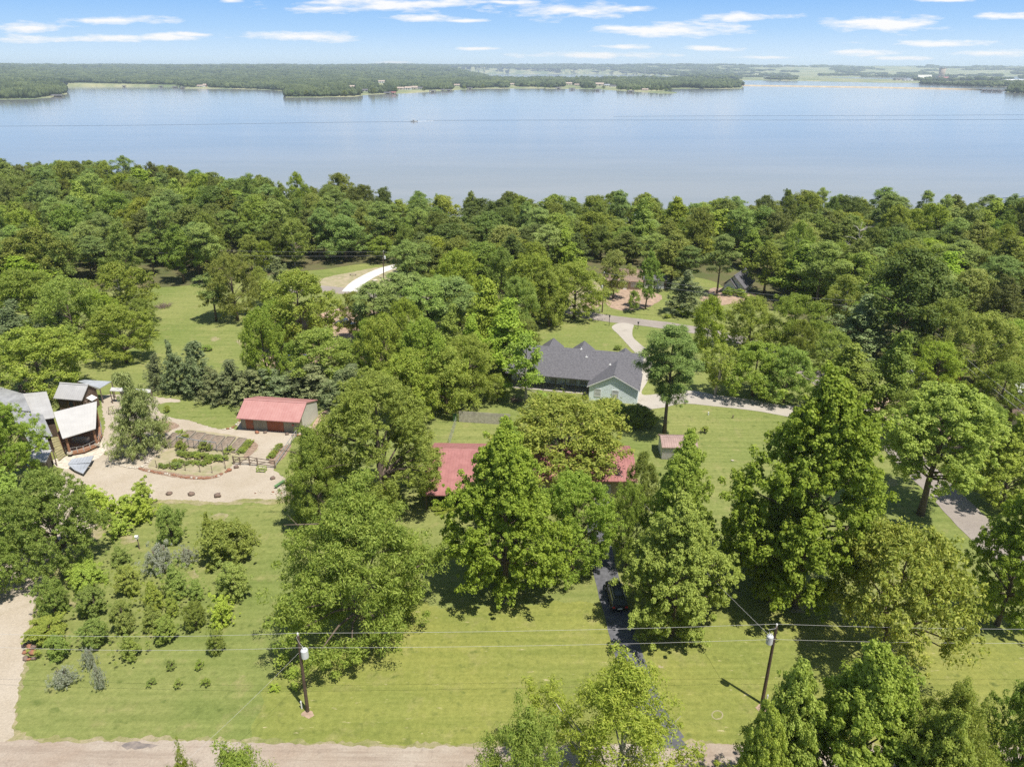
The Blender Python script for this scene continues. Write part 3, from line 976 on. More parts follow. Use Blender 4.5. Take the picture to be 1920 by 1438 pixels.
def crown_np(seed, H=14.0, Rr=6.0, prof='round', z0=0.15, nb=40, rb=1.7, nc=12, rc=0.75, nl=90, ls=0.34, ar=0.62, up=0.35, lobes=0.22,
             inner=0.45, flat=0.8, droop=0.0, twist=0.8, tips=0):
    rs = np.random.RandomState(seed)
    ph = rs.rand(4) * 6.28
    # boughs spread evenly over the envelope
    i = np.arange(nb) + 0.5
    t = (i / nb) ** 0.86
    t = np.clip(t + rs.normal(0, 0.04, nb), 0.0, 1.0)
    az = i * 2.39996 + rs.normal(0, 0.35, nb)
    lob = 1 + lobes * (np.sin(2 * az + ph[0] + 3 * t) + 0.7 * np.sin(3 * az + ph[1] - 5 * t) + 0.5 * np.sin(5 * az + ph[2] + 9 * t)) * 0.6
    env = Rr * PROF[prof](t) * lob
    fr = inner + (1 - inner) * rs.rand(nb) ** 0.5
    r = np.clip(env - rb * 0.7, 0, None) * fr
    zb = H * (z0 + (1 - z0) * t) - rb * 0.6 * t
    BC = np.stack([r * np.cos(az), r * np.sin(az), zb], -1)
    RB = rb * rs.uniform(0.65, 1.3, nb) * ((0.22 + 0.9 * np.clip(env / Rr, 0, 1)) if prof in ('cone', 'spire') else (0.65 + 0.5 * np.clip(env / Rr, 0, 1)))
    # clumps on each bough
    n2 = nb * nc
    dirs = unit(rs.normal(0, 1, (n2, 3)) + np.array((0, 0, 0.35)))
    outw = np.repeat(unit(BC * np.array((1, 1, 0.0)) + 1e-6), nc, 0)
    dirs = unit(dirs + outw * 0.35)
    CC = np.repeat(BC, nc, 0) + dirs * np.repeat(RB, nc)[:, None] * rs.uniform(0.45, 1.0, (n2, 1)) * np.array((1, 1, flat))
    CC[:, 2] -= droop * rs.rand(n2) * 1.5 * (np.linalg.norm(CC[:, :2], axis=1) / Rr)
    if tips:
        k = rs.rand(n2) < tips
        CC[k] += outw[k] * rs.uniform(0.5, 1.6, (k.sum(), 1))
    CC = CC[CC[:, 2] > 0.25]
    n2 = len(CC)
    RC = rc * rs.uniform(0.4, 1.5, n2)
    n3 = n2 * nl
    d3 = unit(rs.normal(0, 1, (n3, 3)) + np.array((0, 0, up)))
    P = np.repeat(CC, nl, 0) + d3 * np.repeat(RC, nl)[:, None] * (rs.rand(n3, 1) ** 0.4) * np.array((1, 1, 0.8))
    Nn = unit(d3 * 0.9 + rs.normal(0, 1, (n3, 3)) * twist * 0.5 + np.array((0, 0, up)))
    T = rs.normal(0, 1, (n3, 3)) + d3 * 0.6 + np.array((0, 0, -droop * 2.2))
    ln = ls * rs.uniform(0.65, 1.35, n3)
    V, Q = leaf_quads(P, Nn, T, ln, ln * ar)
    # true the crown up to the asked height and radius
    cr = np.hypot(V[:, 0], V[:, 1]); fx = Rr / np.percentile(cr, 94); fz = H / np.percentile(V[:, 2], 99.7)
    V = V * np.array((fx, fx, fz)); BC = BC * np.array((fx, fx, fz))
    V[:, 2] = np.maximum(V[:, 2], 0.05)
    return V, Q, BC, RB


def trunk_mb(H, Rr, BC, r0, seed, top=0.86, nlimb=10, fork=0.22, lean=0.03, bare=0, multi=1):
    rs = random.Random(seed)
    mb = MB()
    stems = []
    for s in range(multi):
        a0 = rs.uniform(0, 6.28)
        pts, rad = [], []
        k = 7
        sp = Rr * 0.35 if multi > 1 else 0
        for i in range(k):
            f = i / (k - 1)
            pts.append((rs.uniform(-1, 1) * lean * H * f * 0.5 + sp * f * math.cos(a0 + s * 6.28 / multi), rs.uniform(-1, 1) * lean * H * f * 0.5 + sp * f * math.sin(a0 + s * 6.28 / multi), H * top * f - 0.15 * (i == 0)))
            rad.append(max(0.03, r0 * (1.25 if i == 0 else 1.0) * (1 - f) ** 0.75 + 0.03))
        mb.tube(pts, rad, 7)
        stems.append(pts)
    order = sorted(range(len(BC)), key=lambda i: -np.linalg.norm(BC[i][:2]))
    sel = order[:len(order) // 2]
    rs.shuffle(sel)
    for i in sel[:nlimb]:
        c = BC[i]
        st = stems[rs.randrange(len(stems))]
        zf = max(fork * H, c[2] - max(0.8, np.linalg.norm(c[:2]) * 0.6))
        f = min(0.98, zf / (H * top))
        j = min(len(st) - 2, int(f * (len(st) - 1))); g = f * (len(st) - 1) - j
        a = np.array(st[j]) * (1 - g) + np.array(st[j + 1]) * g
        rr = max(0.03, r0 * (1 - f) ** 0.75 * 0.55)
        mid = (a + c) / 2 + np.array((rs.uniform(-.4, .4), rs.uniform(-.4, .4), 0.15 * np.linalg.norm(c - a) * 0.5))
        mb.tube([a, mid, c], [rr, rr * 0.65, rr * 0.25 + 0.01], 5, cap=False)
    for b in range(bare):
        # leafless twigs sticking out
        a = np.array(stems[0][min(5, 2 + b % 4)])
        az = rs.uniform(0, 6.28)
        L_ = Rr * rs.uniform(0.6, 1.08)
        e = a + np.array((math.cos(az) * L_, math.sin(az) * L_, rs.uniform(0.1, 0.5) * L_))
        m = (a + e) / 2 + np.array((0, 0, 0.3))
        mb.tube([a, m, e], [0.10, 0.07, 0.02], 5, cap=False)
        for q in range(3):
            g = rs.uniform(0.4, 0.9); p = a + (e - a) * g
            mb.tube([p, p + np.array((rs.uniform(-1, 1), rs.uniform(-1, 1), rs.uniform(0.2, 1.2)))], [0.04, 0.012], 4, cap=False)
    return mb


TREES = {}


def kind(key, name, leaf, bark, H, Rr, seeds, r0=0.28, trunk={}, **kw):
    out = []
    for s in seeds:
        V, Q, BC, RB = crown_np(s, H, Rr, **kw)
        cm = mesh_np(name + '_crown', V, Q)
        cm.materials.append(LM[leaf])
        tb = trunk_mb(H, Rr, BC, r0, s, **trunk)
        tm = bpy.data.meshes.new(name + '_trunk')
        tm.from_pydata(tb.v, [], tb.f)
        tm.polygons.foreach_set('use_smooth', [True] * len(tm.polygons))
        tm.materials.append(bark); tm.update()
        out.append((tm, cm))
    TREES[key] = (name, H, Rr, out)


# detailed trees for the foreground
kind('gumL', 'sweetgum_tree', 'gum', BARK, 18, 6.2, (1, 2, 3), 0.34, prof='ovoid', z0=0.10, nb=100, rb=1.6, nc=20, rc=0.43, nl=66, ls=0.215, ar=0.8, lobes=0.30, up=0.5, flat=0.9, inner=0.5, tips=0.15, trunk=dict(nlimb=26))
kind('gumH', 'sweetgum_tree', 'gum', BARK, 18, 6.2, (50,), 0.36, prof='dome', z0=0.31, nb=96, rb=1.5, nc=20, rc=0.43, nl=64, ls=0.215, ar=0.75, lobes=0.34, up=0.5, inner=0.35, tips=0.2, trunk=dict(nlimb=30, fork=0.3))
kind('oakL', 'oak_tree', 'oak', BARK, 14, 7.0, (4, 5), 0.36, prof='dome', z0=0.12, nb=100, rb=1.55, nc=18, rc=0.43, nl=62, ls=0.21, ar=0.55, lobes=0.26, up=0.35, trunk=dict(nlimb=26))
kind('pecanL', 'pecan_tree', 'pecan', BARK, 15, 6.6, (6, 7), 0.34, prof='ovoid', z0=0.06, nb=85, rb=1.5, nc=12, rc=0.70, nl=100, ls=0.29, ar=0.32, lobes=0.38, droop=0.5, up=0.3, tips=0.3, trunk=dict(nlimb=22, bare=4))
kind('ashL', 'ash_tree', 'gum', BARK, 15, 7.2, (8,), 0.36, prof='dome', z0=0.10, nb=115, rb=1.5, nc=18, rc=0.42, nl=58, ls=0.235, ar=0.38, lobes=0.24, up=0.45, trunk=dict(nlimb=20))
kind('oliveL', 'soapberry_tree', 'olive', BARK, 11, 7.0, (9,), 0.3, prof='dome', z0=0.34, nb=80, rb=1.25, nc=11, rc=0.62, nl=44, ls=0.32, ar=0.45, lobes=0.28, up=0.4, tips=0.2, trunk=dict(nlimb=22, bare=3))
kind('airyL', 'willow_oak_tree', 'airy', PALEBARK, 14, 6.5, (10, 11), 0.26, prof='ovoid', z0=0.12, nb=90, rb=1.15, nc=10, rc=0.62, nl=52, ls=0.27, ar=0.3, lobes=0.45, up=0.5, tips=0.35, inner=0.3, trunk=dict(nlimb=30, bare=2))
kind('sparse', 'sparse_elm_tree', 'gum', PALEBARK, 13, 3.8, (12,), 0.24, prof='ovoid', z0=0.22, nb=34, rb=0.85, nc=8, rc=0.5, nl=34, ls=0.32, ar=0.55, lobes=0.5, up=0.4, inner=0.3, trunk=dict(nlimb=22, bare=5))
kind('pineL', 'pine_tree', 'pine', BARK, 17, 5.0, (13, 14), 0.30, prof='top', z0=0.34, nb=64, rb=1.2, nc=11, rc=0.6, nl=80, ls=0.34, ar=0.2, lobes=0.35, up=0.7, flat=0.5, inner=0.3, trunk=dict(nlimb=24, bare=3, top=0.95))
kind('deodar', 'weeping_cedar_tree', 'deodar', BARK, 9.5, 3.9, (15,), 0.24, prof='cone', z0=0.03, nb=85, rb=0.95, nc=9, rc=0.5, nl=52, ls=0.34, ar=0.20, lobes=0.2, up=0.1, droop=0.9, tips=0.25, trunk=dict(nlimb=16, top=0.97))
kind('cedar', 'cedar_tree', 'cedar', BARK, 10, 3.0, (16, 17, 18), 0.20, prof='cone', z0=0.04, nb=80, rb=0.85, nc=8, rc=0.42, nl=36, ls=0.30, ar=0.30, lobes=0.3, up=0.6, tips=0.3, trunk=dict(nlimb=10, top=0.97))
# orchard sized trees
kind('orch', 'orchard_tree', 'orch', BARK, 4.0, 1.75, (19, 20, 21), 0.08, prof='round', z0=0.03, nb=42, rb=0.55, nc=12, rc=0.24, nl=60, ls=0.15, ar=0.45, inner=0.6, lobes=0.16, up=0.6, tips=0.05, trunk=dict(nlimb=10, multi=3))
kind('orchcone', 'young_pine_tree', 'orch', BARK, 3.4, 1.25, (22, 23), 0.07, prof='spire', z0=0.03, nb=38, rb=0.42, nc=12, rc=0.22, nl=55, ls=0.15, ar=0.42, inner=0.6, lobes=0.18, up=0.6, tips=0.06, trunk=dict(nlimb=8))
kind('orchbig', 'fig_tree', 'gum', BARK, 5.2, 3.4, (24,), 0.12, prof='dome', z0=0.03, nb=70, rb=0.7, nc=9, rc=0.42, nl=40, ls=0.25, ar=0.6, lobes=0.3, up=0.5, tips=0.2, trunk=dict(nlimb=14, multi=3))
kind('lime', 'young_sweetgum_tree', 'lime', BARK, 4.5, 1.8, (25, 26), 0.09, prof='spire', z0=0.05, nb=34, rb=0.6, nc=9, rc=0.30, nl=44, ls=0.2, ar=0.75, lobes=0.3, up=0.6, tips=0.3, trunk=dict(nlimb=10))
kind('blue', 'vitex_shrub', 'blue', BARK, 2.2, 1.5, (27, 28), 0.05, prof='round', z0=0.03, nb=36, rb=0.5, nc=9, rc=0.24, nl=60, ls=0.14, ar=0.34, lobes=0.2, up=0.7, tips=0.2, trunk=dict(nlimb=8, multi=4))
kind('bush', 'leafy_shrub', 'orch', BARK, 0.9, 0.62, (29,), 0.03, prof='round', z0=0.05, nb=14, rb=0.24, nc=6, rc=0.15, nl=22, ls=0.13, ar=0.4, lobes=0.2, up=0.6, trunk=dict(nlimb=5, multi=3))
kind('shrubD', 'holly_shrub', 'oak', BARK, 3.2, 2.4, (30,), 0.1, prof='dome', z0=0.02, nb=45, rb=0.6, nc=8, rc=0.34, nl=40, ls=0.2, ar=0.5, lobes=0.25, up=0.4, trunk=dict(nlimb=8, multi=2))
# middle distance and woodland
mk = dict(nc=10, nl=44, up=0.4)
kind('woodA', 'oak_tree', 'wood', BARK, 17, 6.0, (31, 32, 33), 0.30, prof='dome', z0=0.20, nb=52, rb=1.7, rc=0.85, ls=0.40, ar=0.55, lobes=0.45, tips=0.12, trunk=dict(nlimb=10), **mk)
kind('woodB', 'hickory_tree', 'wood', BARK, 18, 5.2, (34, 35), 0.28, prof='ovoid', z0=0.22, nb=48, rb=1.5, rc=0.78, ls=0.40, ar=0.55, lobes=0.5, tips=0.25, trunk=dict(nlimb=12), **mk)
kind('woodC', 'elm_tree', 'airy', PALEBARK, 15, 5.4, (36, 37), 0.25, prof='round', z0=0.20, nb=46, rb=1.5, rc=0.80, ls=0.42, ar=0.4, lobes=0.35, tips=0.2, trunk=dict(nlimb=12, bare=1), **mk)
kind('woodP', 'pine_tree', 'pine', BARK, 19, 4.4, (38, 39), 0.27, prof='top', z0=0.42, nb=30, rb=1.4, rc=0.8, ls=0.50, ar=0.2, lobes=0.35, flat=0.55, nc=9, nl=64, up=0.7, trunk=dict(nlimb=14, top=0.96))
kind('woodG', 'sweetgum_tree', 'gum', BARK, 17, 4.6, (40, 41), 0.28, prof='spire', z0=0.15, nb=46, rb=1.4, rc=0.8, ls=0.38, ar=0.7, lobes=0.35, tips=0.1, trunk=dict(nlimb=8), **mk)
kind('midoak', 'oak_tree', 'oak', BARK, 13, 6.2, (42, 43), 0.30, prof='dome', z0=0.12, nb=70, rb=1.4, nc=10, rc=0.65, nl=60, ls=0.28, ar=0.5, lobes=0.25, up=0.4, trunk=dict(nlimb=14))
kind('midgreen', 'elm_tree', 'airy', BARK, 13, 6.2, (44, 45), 0.28, prof='dome', z0=0.12, nb=70, rb=1.4, nc=10, rc=0.62, nl=58, ls=0.28, ar=0.42, lobes=0.32, up=0.45, tips=0.2, trunk=dict(nlimb=14))
kind('vase', 'crape_myrtle_tree', 'oak', PALEBARK, 7.5, 3.6, (46,), 0.12, prof='vase', z0=0.25, nb=46, rb=0.8, nc=8, rc=0.42, nl=32, ls=0.28, ar=0.4, lobes=0.25, up=0.5, trunk=dict(nlimb=10, multi=5, fork=0.1))
kind('bare', 'dead_tree', 'airy', PALEBARK, 13, 4.0, (47,), 0.22, prof='ovoid', z0=0.3, nb=6, rb=0.6, nc=4, rc=0.4, nl=14, ls=0.4, ar=0.4, trunk=dict(nlimb=6, bare=16, top=0.95))

_cnt = {}
_rs = random.Random(77)
PLACED = []


def tree(key, x, y, H=None, Rr=None, label=None, group=None, cat='tree', z=None, var=None, rz=None):
    name, H0_, R0_, vs = TREES[key]
    if z is None:
        z = gz(x, y)
    _cnt[key] = _cnt.get(key, 0) + 1
    tm, cm = vs[(_cnt[key] if var is None else var) % len(vs)]
    e = empty(name, (x, y, z - 0.02), _rs.uniform(0, 6.28) if rz is None else rz, label, cat, group)
    sxy = (Rr or R0_) / R0_; sz = (H or H0_) / H0_
    q_ = _rs.uniform(0.88, 1.14)
    e.scale = (sxy * q_, sxy / q_, sz)
    if key.startswith('wood'):
        e.rotation_euler = (_rs.gauss(0, 0.045), _rs.gauss(0, 0.045), e.rotation_euler[2])
    for nm, me in (('trunk', tm), ('crown', cm)):
        new_obj(nm, me, e)
    PLACED.append((x, y, Rr or R0_))
    return e


LOWCROWN = ('orch', 'orchcone', 'orchbig', 'lime', 'blue', 'bush', 'shrubD', 'cedar', 'deodar')


def tpx(key, cx, top, base, w, label=None, group=None, cat='tree', bx=None, **kw):
    """tree whose base stands at pixel (cx,base), top reaches pixel row top, crown w pixels wide"""
    if key in LOWCROWN:
        base -= 0.26 * w                       # the near edge of a crown that reaches the ground hides its foot
    x, y, z = Gt(cx if bx is None else bx, base)
    H, Rr = 8.0, 4.0
    pointed = TREES[key][3] and key in ('cedar', 'deodar', 'orchcone', 'lime', 'woodG')
    for _k in range(4):
        c = y * math.cos(PITCH) - (z + H * 0.5 - CAMH) * math.sin(PITCH)
        Rr = w / 2 / F * c
        prof_ = [(0.0, 1.0), (0.25, 0.7)] if pointed else [(0.0, 1.0), (0.35, 0.96), (0.6, 0.86), (0.8, 0.72)]
        lo, hi = 0.2, 45.0
        for _ in range(24):
            mid = (lo + hi) / 2
            if min(PJ(x, y + a * Rr, z + mid * b)[1] for a, b in prof_) > top:
                lo = mid
            else:
                hi = mid
        H = lo
    if bx is None:
        x = (PJ(x, y, z + H * 0.5)[0] * 0 + (cx - W0 / 2)) / F * c      # crown centred on the pixel column
    return tree(key, x, y, H, Rr, label, group, cat, z, **kw)

# ------------------------------------------------------------------ the trees of the photograph
T = tpx
# foreground, right of the orchard
T('pecanL', 672, 892, 1195, 270, 'tall loose pecan tree with a bare pale side branch, behind the pole near the orchard', var=0, rz=0.4)
T('ashL', 708, 700, 945, 235, 'very wide bright domed tree between the red shed and the red roofed house', var=0)
T('pecanL', 590, 800, 985, 150, 'dark drooping tree at the end of the gravel drive beside the green bench', var=1, rz=2.0)
T('gumL', 948, 800, 1118, 205, 'dense dark green sweetgum casting a round shadow in front of the red house', var=0)
T('gumL', 950, 785, 985, 105, 'narrow sweetgum rising close behind the dense dark green one, against the red roof', var=1)
T('oliveL', 1052, 746, 898, 275, 'broad olive tree with yellow seed heads standing behind the red roofed house', var=0)
T('oakL', 1076, 882, 1075, 148, 'oak beside the dark driveway with its crown over the middle of the red roof', var=0)
T('gumL', 1277, 814, 1085, 118, 'slim spired sweetgum in front of the little brown roofed garden shed', var=2)
T('gumL', 1272, 925, 1188, 190, 'bright green sweetgum overhanging the parked black car', var=1)
T('gumL', 1530, 706, 1135, 262, 'tallest sweetgum, a huge bright column between the open green lawn and the far road', var=0, rz=1.0)
T('gumL', 1462, 900, 1130, 110, 'small sweetgum half hidden against the near side of the tallest sweetgum', var=2)
T('oakL', 1395, 930, 1060, 85, 'small dark tree on the shaded lawn beside the tallest sweetgum', var=1)
T('gumH', 1756, 720, 965, 200, 'tall spreading sweetgum with a bare dark lower trunk beside the grey road', rz=2.2)
T('oliveL', 1682, 985, 1232, 255, 'wide brownish green oak crossed by the wires beyond the second front pole', var=0, rz=1.3)
T('gumL', 1914, 900, 1172, 140, 'dense dark sweetgum at the picture edge just past the end of the grey road', var=1, rz=0.5)
T('airyL', 1165, 1210, 1560, 325, 'thin willow oak with see-through crown over the mouth of the dark driveway', var=0)
T('airyL', 985, 1310, 1640, 215, 'smaller thin willow oak cut by the picture bottom beside the dirt road', var=1)
T('airyL', 468, 1380, 1720, 260, 'top of a feathery tree poking up over the dirt road below the first utility pole', var=0, rz=2)
T('airyL', 378, 1408, 1740, 110, 'tip of a small feathery tree poking up over the dirt road', var=1, rz=1)
T('gumL', 1470, 1235, 1570, 165, 'sweetgum nearest to the foot of the second pole, slim and bright', var=2, rz=3)
T('gumL', 1608, 1200, 1600, 260, 'largest bright sweetgum of the clump in the bottom corner', var=1, rz=2)
T('gumL', 1420, 1325, 1640, 110, 'low dark sweetgum at the road edge under the slim bright one', var=0, rz=2)
T('airyL', 1762, 1265, 1600, 190, 'yellow green airy tree between the bright sweetgums and the picture corner', var=1, rz=3)
T('oakL', 1915, 1262, 1560, 160, 'dark airy oak in the extreme bottom corner', var=1, rz=3)
T('gumL', 1730, 1320, 1680, 190, 'sweetgum lowest in the bottom corner clump', var=0, rz=4)
# around the left drive
T('oakL', 96, 880, 1068, 158, 'large grey green oak between the tin roofed house and the start of the orchard', var=0, rz=1)
T('oakL', -4, 752, 915, 132, 'tall dark oak overhanging the tin roofs at the picture edge', var=1, rz=1)
T('gumL', 5, 870, 1035, 130, 'dark tree below the tin roofs at the picture edge', var=0, rz=1)
T('oakL', -30, 990, 1120, 110, 'low leafy tree on the far side of the gravel drive at the picture edge', var=0, rz=3)
T('deodar', 252, 695, 872, 100, 'weeping blue cedar in the ring of pale stones beside the vegetable beds', var=0)
# bright young trees
for a in [(168, 908, 962, 52, 'bright young sweetgum nearest the grey green oak'), (195, 916, 985, 48, 'bright young sweetgum second from the grey green oak'),
          (263, 896, 962, 44, 'bright young sweetgum closest to the gravel drive with yellow top'), (232, 925, 985, 55, 'bright young sweetgum in the middle of the bright clump'),
          (262, 925, 990, 50, 'bright young sweetgum beneath the yellow topped one'), (218, 962, 1015, 42, 'yellow green young sweetgum lowest of the bright clump')]:
    T('lime', *a, group='bright young trees below the drive')
O = 'orchard trees on the left lawn'
for a in [('orch', 318, 948, 1030, 58, 'dark upright orchard tree at the top of the orchard'), ('orchcone', 388, 958, 1010, 26, 'thin dark spire behind the big fig tree'),
          ('orchbig', 425, 975, 1072, 122, 'largest spreading fig tree of the orchard'), ('blue', 300, 1015, 1088, 80, 'mauve grey flowering shrub beside the big fig tree'),
          ('blue', 350, 1020, 1065, 50, 'blue green shrub between the mauve shrub and the fig tree'),
          ('orchcone', 222, 1022, 1065, 36, 'small round orchard tree near the lamp post'), ('orch', 238, 1058, 1124, 60, 'yellow green orchard tree under the small round one'),
          ('orchcone', 326, 1055, 1128, 56, 'needle leaved orchard tree below the mauve grey shrub'), ('orch', 436, 1052, 1135, 68, 'round orchard tree right below the big fig tree'),
          ('orchcone', 366, 1085, 1130, 34, 'small cone between the needle leaved tree and the round one'), ('orchbig', 158, 1052, 1112, 88, 'low wide large leaved bush under the grey green oak'),
          ('orch', 96, 1082, 1168, 66, 'orchard tree against the gravel drive, highest in its row'), ('orch', 170, 1098, 1166, 66, 'orchard tree one row in from the gravel drive'),
          ('orchcone', 285, 1088, 1148, 46, 'small blue green orchard cone in the middle of the orchard'), ('orchcone', 320, 1108, 1160, 30, 'slim orchard cone below the needle leaved tree'),
          ('orch', 228, 1125, 1195, 52, 'blue green orchard tree in the second row above the cone shaped one'), ('orch', 364, 1125, 1188, 44, 'dark leafy orchard tree beside the bright one'),
          ('lime', 414, 1112, 1182, 60, 'bright green leafy orchard tree in the outer row'), ('orchcone', 281, 1132, 1188, 40, 'dark orchard tree left of the widest cone'),
          ('orch', 308, 1155, 1212, 54, 'silver tipped orchard tree just above the wires'), ('orch', 84, 1155, 1212, 84, 'wide orchard bush beside the red stones at the drive'),
          ('orch', 176, 1158, 1222, 58, 'yellowish orchard bush crossed by the upper wire'), ('orchcone', 241, 1186, 1243, 42, 'lone cone shaped orchard tree crossed by the lower wire'),
          ('orch', 106, 1190, 1243, 54, 'orchard bush directly above the blue grey shrub'), ('orch', 404, 1178, 1231, 38, 'lone rounded tree at the outer lower corner of the orchard'),
          ('blue', 166, 1213, 1259, 34, 'small grey shrub above the whitish one'), ('blue', 117, 1243, 1297, 56, 'round blue grey shrub nearest the dirt road'),
          ('blue', 184, 1243, 1298, 34, 'whitish flowering shrub beside the round blue grey one')]:
    T(a[0], a[1], a[2], a[3], a[4] * 0.8, a[5], group=O, cat='shrub' if a[0] in ('blue',) else 'tree')
for a in [(320, 1236, 1258, 21, 'tiny shrub nearest the lone cone shaped tree'), (374, 1236, 1258, 18, 'tiny silvery shrub below the lone rounded tree'), (284, 1270, 1288, 20, 'tiny shrub closest to the blue grey shrubs in the lowest row'),
          (334, 1272, 1292, 18, 'tiny shrub in the middle of the lowest row'), (386, 1270, 1290, 19, 'tiny shrub at the pole end of the lowest row')]:
    T('bush', *a, group='tiny shrubs planted on the open lawn', cat='shrub')
for a in [(528, 1222, 1252, 30, 'leafy sapling highest beside the first pole'), (548, 1248, 1276, 24, 'leafy sapling in the middle beside the first pole'),
          (514, 1282, 1298, 20, 'small sapling farthest from the first pole'), (552, 1278, 1296, 18, 'small sapling by the shadow of the first pole'), (572, 1225, 1248, 30, 'sapling right behind the first pole')]:
    T('lime', *a, group='saplings around the first pole', cat='tree')
# cedar row behind the shed
C = 'cedar windbreak behind the red shed'
for a in [(290, 662, 742, 42, 'small dark cedar at the outer end of the windbreak'), (324, 640, 748, 46, 'brownish narrow cedar, second in the windbreak'), (362, 640, 756, 74, 'tall silvery green cedar with a sharp tip'),
          (404, 690, 764, 66, 'low dark cedar between the silvery one and the next'), (432, 672, 768, 74, 'dark cedar with an upright tip above the lawn island'), (470, 690, 768, 84, 'wide cedar behind the corner of the red shed'),
          (512, 688, 764, 78, 'feathery cedar behind the ridge of the red shed'), (556, 690, 758, 80, 'low spreading cedar behind the middle of the red shed'), (598, 680, 762, 84, 'cedar with a tilted tip behind the gable of the red shed'),
          (640, 690, 790, 90, 'brown green cedar at the wide domed tree'), (660, 680, 770, 70, 'dark cedar tucked behind the wide domed tree')]:
    T('cedar', *a, group=C)
# left middle distance
T('midoak', 68, 612, 740, 165, 'broad grey green oak directly behind the tin roofed cabin')
T('cedar', 100, 590, 690, 80, 'silvery cedar rising out of the broad oak behind the cabin')
T('cedar', 22, 572, 700, 120, 'brownish olive cedar at the picture edge above the broad oak')
T('midoak', 226, 572, 680, 102, 'round dark tree standing alone on the edge of the left meadow')
T('midgreen', 132, 520, 662, 140, 'yellow green elm behind the round dark meadow tree')
T('midgreen', 178, 545, 645, 90, 'yellow green elm touching the round dark meadow tree')
T('woodC', 232, 492, 612, 120, 'pale tree with bare white branches in its crown by the meadow')
T('midoak', 45, 505, 610, 120, 'grey green oak at the picture edge behind the yellow green elms')
T('midgreen', 265, 560, 630, 60, 'small green tree behind the round dark meadow tree')
T('woodP', 398, 512, 602, 66, 'leaning dark pine on the left meadow')
T('midgreen', 436, 476, 600, 105, 'bright airy tree with a pale trunk on the left meadow', var=1)
T('woodA', 468, 440, 512, 50, 'oak in front of the half hidden white hut')
T('woodC', 497, 452, 513, 34, 'thin elm in front of the half hidden white hut')
T('cedar', 524, 480, 560, 50, 'shaggy conifer between the meadow and the concrete drive')
T('woodC', 488, 500, 575, 40, 'thin tree beside the shaggy conifer')
T('bush', 386, 646, 664, 26, 'small leafy bush alone on the left meadow', cat='shrub')
T('midoak', 560, 508, 650, 140, 'high oak in front of the hidden peach roofed house', rz=1)
T('midoak', 494, 580, 730, 95, 'dark oak at the meadow side of the blue roofed shed', rz=2)
T('midoak', 600, 615, 722, 130, 'oak at the far side of the blue roofed shed', rz=3)
T('midoak', 552, 640, 712, 60, 'small dark tree in front of the blue roofed shed')
T('midoak', 520, 560, 660, 75, 'oak between the meadow and the peach roofed house', rz=4)
T('woodC', 668, 548, 640, 56, 'thin tree with red earth behind it near the dark blue pickup')
# the mass in the middle
MM = 'trees of the grove between the meadow and the grey roofed house'
for a in [('woodP', 705, 530, 660, 90, 'rounded pine at the road end of the grove'), ('woodP', 745, 512, 640, 90, 'pine second from the road end of the grove'), ('woodP', 800, 520, 650, 100, 'pine in the centre of the grove'),
          ('midoak', 722, 592, 740, 110, 'grey green oak on the near edge of the grove by the red earth'), ('midoak', 795, 600, 760, 125, 'grey green oak in the near middle of the grove'),
          ('woodG', 832, 572, 700, 46, 'slim bright sweetgum spire in the grove'), ('midgreen', 880, 628, 752, 120, 'yellow green elm hanging over the dark hollow'),
          ('woodG', 916, 522, 690, 80, 'bright sweetgum high in the grove'), ('woodG', 948, 560, 705, 85, 'bright sweetgum nearest the grey roofed house'), ('midgreen', 860, 470, 610, 120, 'yellow green elm at the back of the grove'),
          ('woodP', 850, 520, 650, 85, 'pine beside the bright sweetgums'), ('midoak', 770, 655, 790, 130, 'grey green oak behind the wide domed tree'), ('midoak', 835, 650, 775, 110, 'oak at the edge of the dark hollow'),
          ('midgreen', 932, 700, 752, 48, 'small yellow green tree in front of the dark hollow'), ('midoak', 1000, 478, 606, 110, 'oak at the bend of the back road'), ('midgreen', 1078, 492, 597, 118, 'bright dome shaped tree shading the bend of the back road'),
          ('midgreen', 1030, 500, 612, 90, 'bright tree between the oak and the dome at the road bend'), ('midoak', 905, 560, 660, 70, 'dark oak between the bright sweetgums'), ('midoak', 970, 520, 640, 80, 'oak behind the grey roofed house'),
          ('midgreen', 760, 560, 690, 80, 'elm between the pines and the grey green oaks'), ('midoak', 690, 600, 700, 60, 'small oak at the red earth'), ('woodP', 775, 450, 580, 75, 'tall pine behind the grove'), ('woodG', 885, 590, 710, 60, 'sweetgum in the heart of the grove'),
          ('midoak', 650, 640, 700, 60, 'small dark oak near the wooden stack'), ('midoak', 990, 600, 665, 60, 'oak touching the far end of the grey roof')]:
    T(*a, group=MM)
T('sparse', 986, 628, 757, 92, 'sparse elm with twisted pale trunk in front of the grey roofed house')
T('sparse', 1055, 668, 690, 20, 'lone leafy shoot against the grey roof', bx=1000, H=None) if False else None
# round the grey roofed house
T('pineL', 1255, 612, 812, 118, 'pine with a long bare trunk between the grey roofed house and the garden shed', var=0)
T('shrubD', 1148, 750, 800, 60, 'green holly under the windows of the blue grey gable', cat='shrub')
T('shrubD', 1198, 758, 812, 66, 'dark evergreen shrub between the gable and the long trunked pine', cat='shrub')
T('woodC', 1200, 850, 985, 60, 'greyish thin tree over the far end of the red roof')
T('shrubD', 838, 932, 965, 56, 'shrub under the open end of the red roofed house', cat='shrub')
T('bush', 1322, 798, 816, 15, 'small purple shrub on the open lawn past the garden shed', cat='shrub')
T('bush', 1302, 800, 812, 8, 'tiny twiggy plant on the open lawn', cat='shrub')
T('bush', 1158, 646, 660, 16, 'small bush beside the curved concrete drive', cat='shrub')
T('bush', 1252, 588, 600, 20, 'low pale bush on the grass across the back road', cat='shrub')
